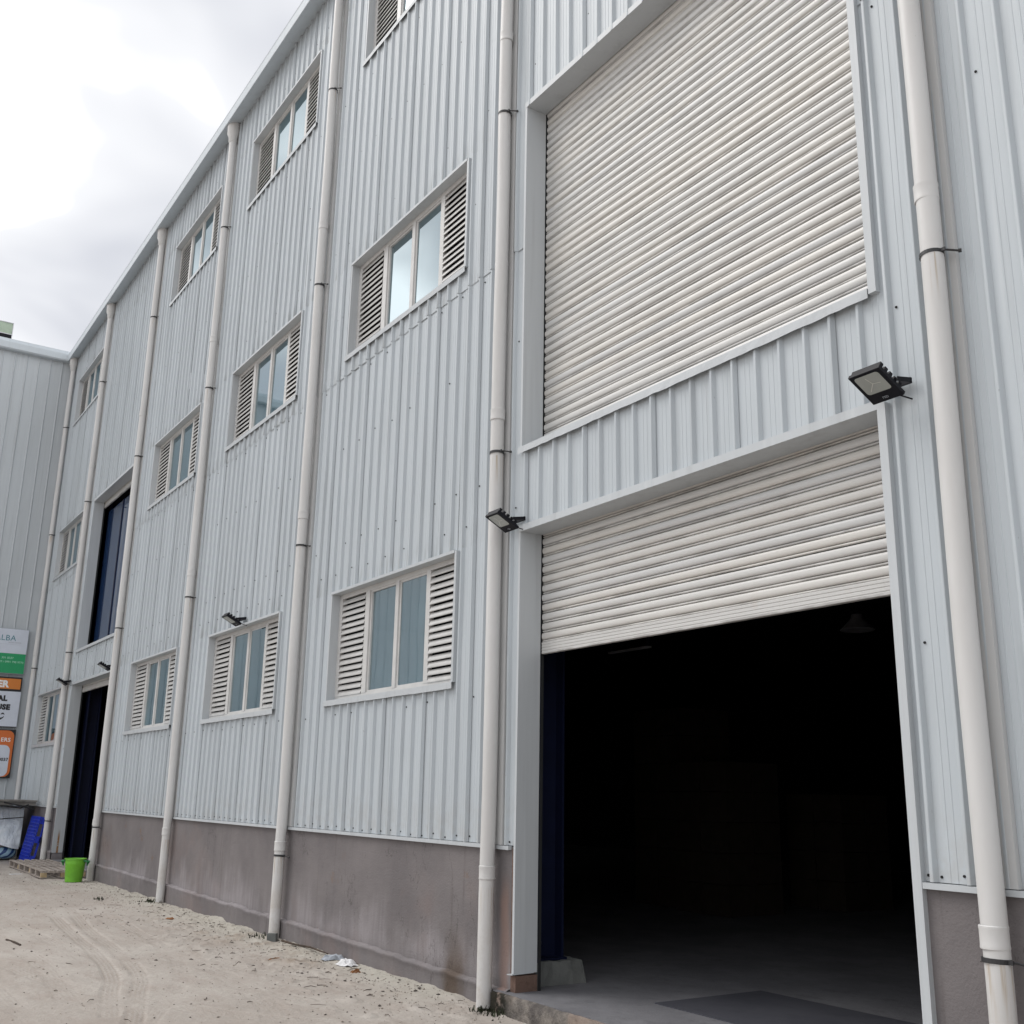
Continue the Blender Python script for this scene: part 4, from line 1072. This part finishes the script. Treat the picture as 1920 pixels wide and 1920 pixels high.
# ------------------------------------------------------------------ litter on the ground
def rock(mb, x, y, z, r_, rr):
    n = len(mb.v); ph = (1+5**0.5)/2; s = [rr.uniform(0.55, 1.2)*r_ for _ in range(3)]; a = rr.uniform(0, 6.28)
    for vx, vy, vz in ((-1, 0, 0), (1, 0, 0), (0, -1, 0), (0, 1, 0), (0, 0, -0.6), (0, 0, 0.7), (.62, .62, .3), (-.62, .62, .25), (-.62, -.62, .35), (.62, -.62, .2)):
        j = rr.uniform(0.75, 1.2); X, Y, Z = vx*s[0]*j, vy*s[1]*j, vz*s[2]*j*0.8
        mb.v.append((x+X*math.cos(a)-Y*math.sin(a), y+X*math.sin(a)+Y*math.cos(a), z+Z))
    for f in ((5, 1, 6), (5, 6, 3), (5, 3, 7), (5, 7, 0), (5, 0, 8), (5, 8, 2), (5, 2, 9), (5, 9, 1), (1, 4, 3), (1, 3, 6), (3, 4, 0), (3, 0, 7), (0, 4, 2), (0, 2, 8), (2, 4, 1), (2, 1, 9)):
        mb.f.append(tuple(n+i for i in f))
rr = random.Random(21)
pale, dark = MB(), MB()
for _ in range(4200):
    x = rr.uniform(-20, -3.4); y = -abs(rr.gauss(0, 1.9))-0.06
    if rr.random() < 0.40: y = -0.08-abs(rr.gauss(0, 0.45))
    if y < -4.4: continue
    r_ = rr.choice((0.004, 0.005, 0.006, 0.007, 0.009))*(1.0 if rr.random() < 0.95 else 2.0)
    rock(dark if rr.random() < 0.42 else pale, x, y, ground_z(x, y)+r_*0.25, r_, rr)
for _ in range(190):                   # rubble along the foot of the wall
    x = rr.uniform(-14, -4.6); y = -0.10-abs(rr.gauss(0, 0.33)); r_ = rr.choice((0.006, 0.008, 0.010, 0.012, 0.018))
    rock(dark if rr.random() < 0.5 else pale, x, y, ground_z(x, y)+r_*0.2, r_, rr)
stuff(tag(pale.build('pale_gravel', 'stone'), 'pale pebbles scattered over the sandy yard', 'gravel'))
stuff(tag(dark.build('dark_gravel', 'darkstone'), 'dark grit and rubble scattered along the foot of the wall', 'gravel'))
tw = MB()
for _ in range(130):
    x = rr.uniform(-15, -4.4); y = -0.10-abs(rr.gauss(0, 0.55))
    if rr.random() < 0.25: y = -rr.uniform(0.3, 3.4)
    a = rr.gauss(0.1, 0.9); l = rr.uniform(0.03, 0.13); z = ground_z(x, y)+0.004
    x2, y2 = x+l*math.cos(a), min(-0.06, y+l*math.sin(a)); q = rr.uniform(0.0015, 0.0035)
    tw.tube([(x, y, z), ((x+x2)/2, (y+y2)/2+rr.uniform(-.01, .01), z+rr.uniform(0, .01)), (x2, y2, ground_z(x2, y2)+0.004)], [q, q*1.1, q*0.5], 5)
stuff(tag(tw.build('twig_litter', 'stick'), 'fine dark twigs and straw strewn near the foot of the wall', 'litter'))
# moss and weeds at the pipe feet
mb = MB()
for cx_, cy_, n, sp in ((-13.25, -0.22, 46, 0.10), (-4.12, -0.18, 70, 0.09), (-8.95, -0.2, 24, 0.08), (-14.0, -0.75, 22, 0.07)):
    for _ in range(n):
        x = cx_+rr.gauss(0, sp); y = min(-0.115, cy_+rr.gauss(0, sp*0.6)); z = ground_z(x, y); a = rr.uniform(0, 6.28); l = rr.uniform(0.015, 0.05); w = rr.uniform(0.005, 0.014)
        d = Vector((math.cos(a), math.sin(a), 0)); s = Vector((-d.y, d.x, 0))*w; p = Vector((x, y, z-0.004)); tp = p+d*l*0.6+Vector((0, 0, l))
        mb.quad(p-s, p+s, tp+s*0.4, tp-s*0.4)
stuff(tag(mb.build('weeds', 'moss'), 'dark moss and small weeds at the pipe feet', 'weeds'))
# single pieces of litter
def chunk(name, label, cat, x, y, s, mat, seed, flat=1.0):
    r3 = random.Random(seed); mb = MB(); n = 0
    mb.box(-s[0]/2, s[0]/2, -s[1]/2, s[1]/2, 0, s[2])
    mb.v = [(a*(1+r3.uniform(-.14, .14)), b*(1+r3.uniform(-.14, .14)), c*(1+r3.uniform(-.1, .16))) for a, b, c in mb.v]
    o = mb.build(name, mat, None, loc=(x, y, ground_z(x, y)-0.004)); o.rotation_euler = (0, 0, r3.uniform(0, 3)); return tag(o, label, cat)
chunk('concrete_lump', 'pale square concrete lump on the ground beside the second near downpipe', 'concrete lump', -8.52, -0.20, (0.10, 0.09, 0.085), 'footing', 3)
chunk('broken_tile', 'flat white scrap lying in front of the wooden pallets', 'scrap', -19.55, -1.02, (0.22, 0.10, 0.012), 'scrap', 5)
def crumple(name, label, x, y, w, d, h, mat, seed):
    r3 = random.Random(seed); mb = MB(); n = 7
    for j in range(n):
        for i in range(n):
            e_ = min(i, j, n-1-i, n-1-j); mb.v.append(((i/(n-1)-.5)*w+r3.uniform(-.1, .1)*w/3, (j/(n-1)-.5)*d+r3.uniform(-.1, .1)*d/3, (r3.uniform(0.2, 1)*h if e_ else r3.uniform(0, .25)*h)))
    for j in range(n-1):
        for i in range(n-1): mb.f.append((j*n+i, j*n+i+1, (j+1)*n+i+1, (j+1)*n+i))
    o = mb.build(name, mat, None, loc=(x, y, ground_z(x, y))); o.rotation_euler = (0, 0, r3.uniform(0, 3)); return tag(o, label, 'scrap')
crumple('plastic_scrap', 'crumpled white plastic scrap against the base of the wall', -6.62, -0.19, 0.20, 0.12, 0.06, 'scrap', 7)
crumple('plastic_bag', 'grey white torn bag lying left of the crumpled plastic scrap', -6.98, -0.17, 0.22, 0.12, 0.05, 's_grey', 8)
crumple('dry_leaf', 'small curled brown leaf on the sand, near the base of the wall', -6.20, -0.30, 0.09, 0.05, 0.035, 'leaf', 9)
crumple('orange_peel', 'small orange brown scrap on the pale sand strip', -11.15, -0.55, 0.10, 0.07, 0.03, 'leaf', 10)
crumple('wood_chip', 'flat brown wood chip on the sand before the long plinth', -7.38, -0.62, 0.16, 0.04, 0.012, 'leaf', 12)
mb = MB(); mb.tube([(-8.25, -0.20, 0.05), (-7.95, -0.18, 0.045), (-7.6, -0.15, 0.055), (-7.2, -0.13, 0.04)], [0.012, 0.011, 0.010, 0.006], 6)
tag(mb.build('dead_branch', 'stick', None, True), 'dark dead branch lying along the foot of the plinth', 'branch')
mb = MB(); mb.tube([(-9.95, -2.66, ground_z(-9.95, -2.66)+.006), (-9.7, -2.62, ground_z(-9.7, -2.62)+.008), (-9.45, -2.60, ground_z(-9.45, -2.6)+.006)], 0.010, 6)
tag(mb.build('twig', 'stick', None, True), 'short dark twig lying on the open sandy yard at left', 'twig')
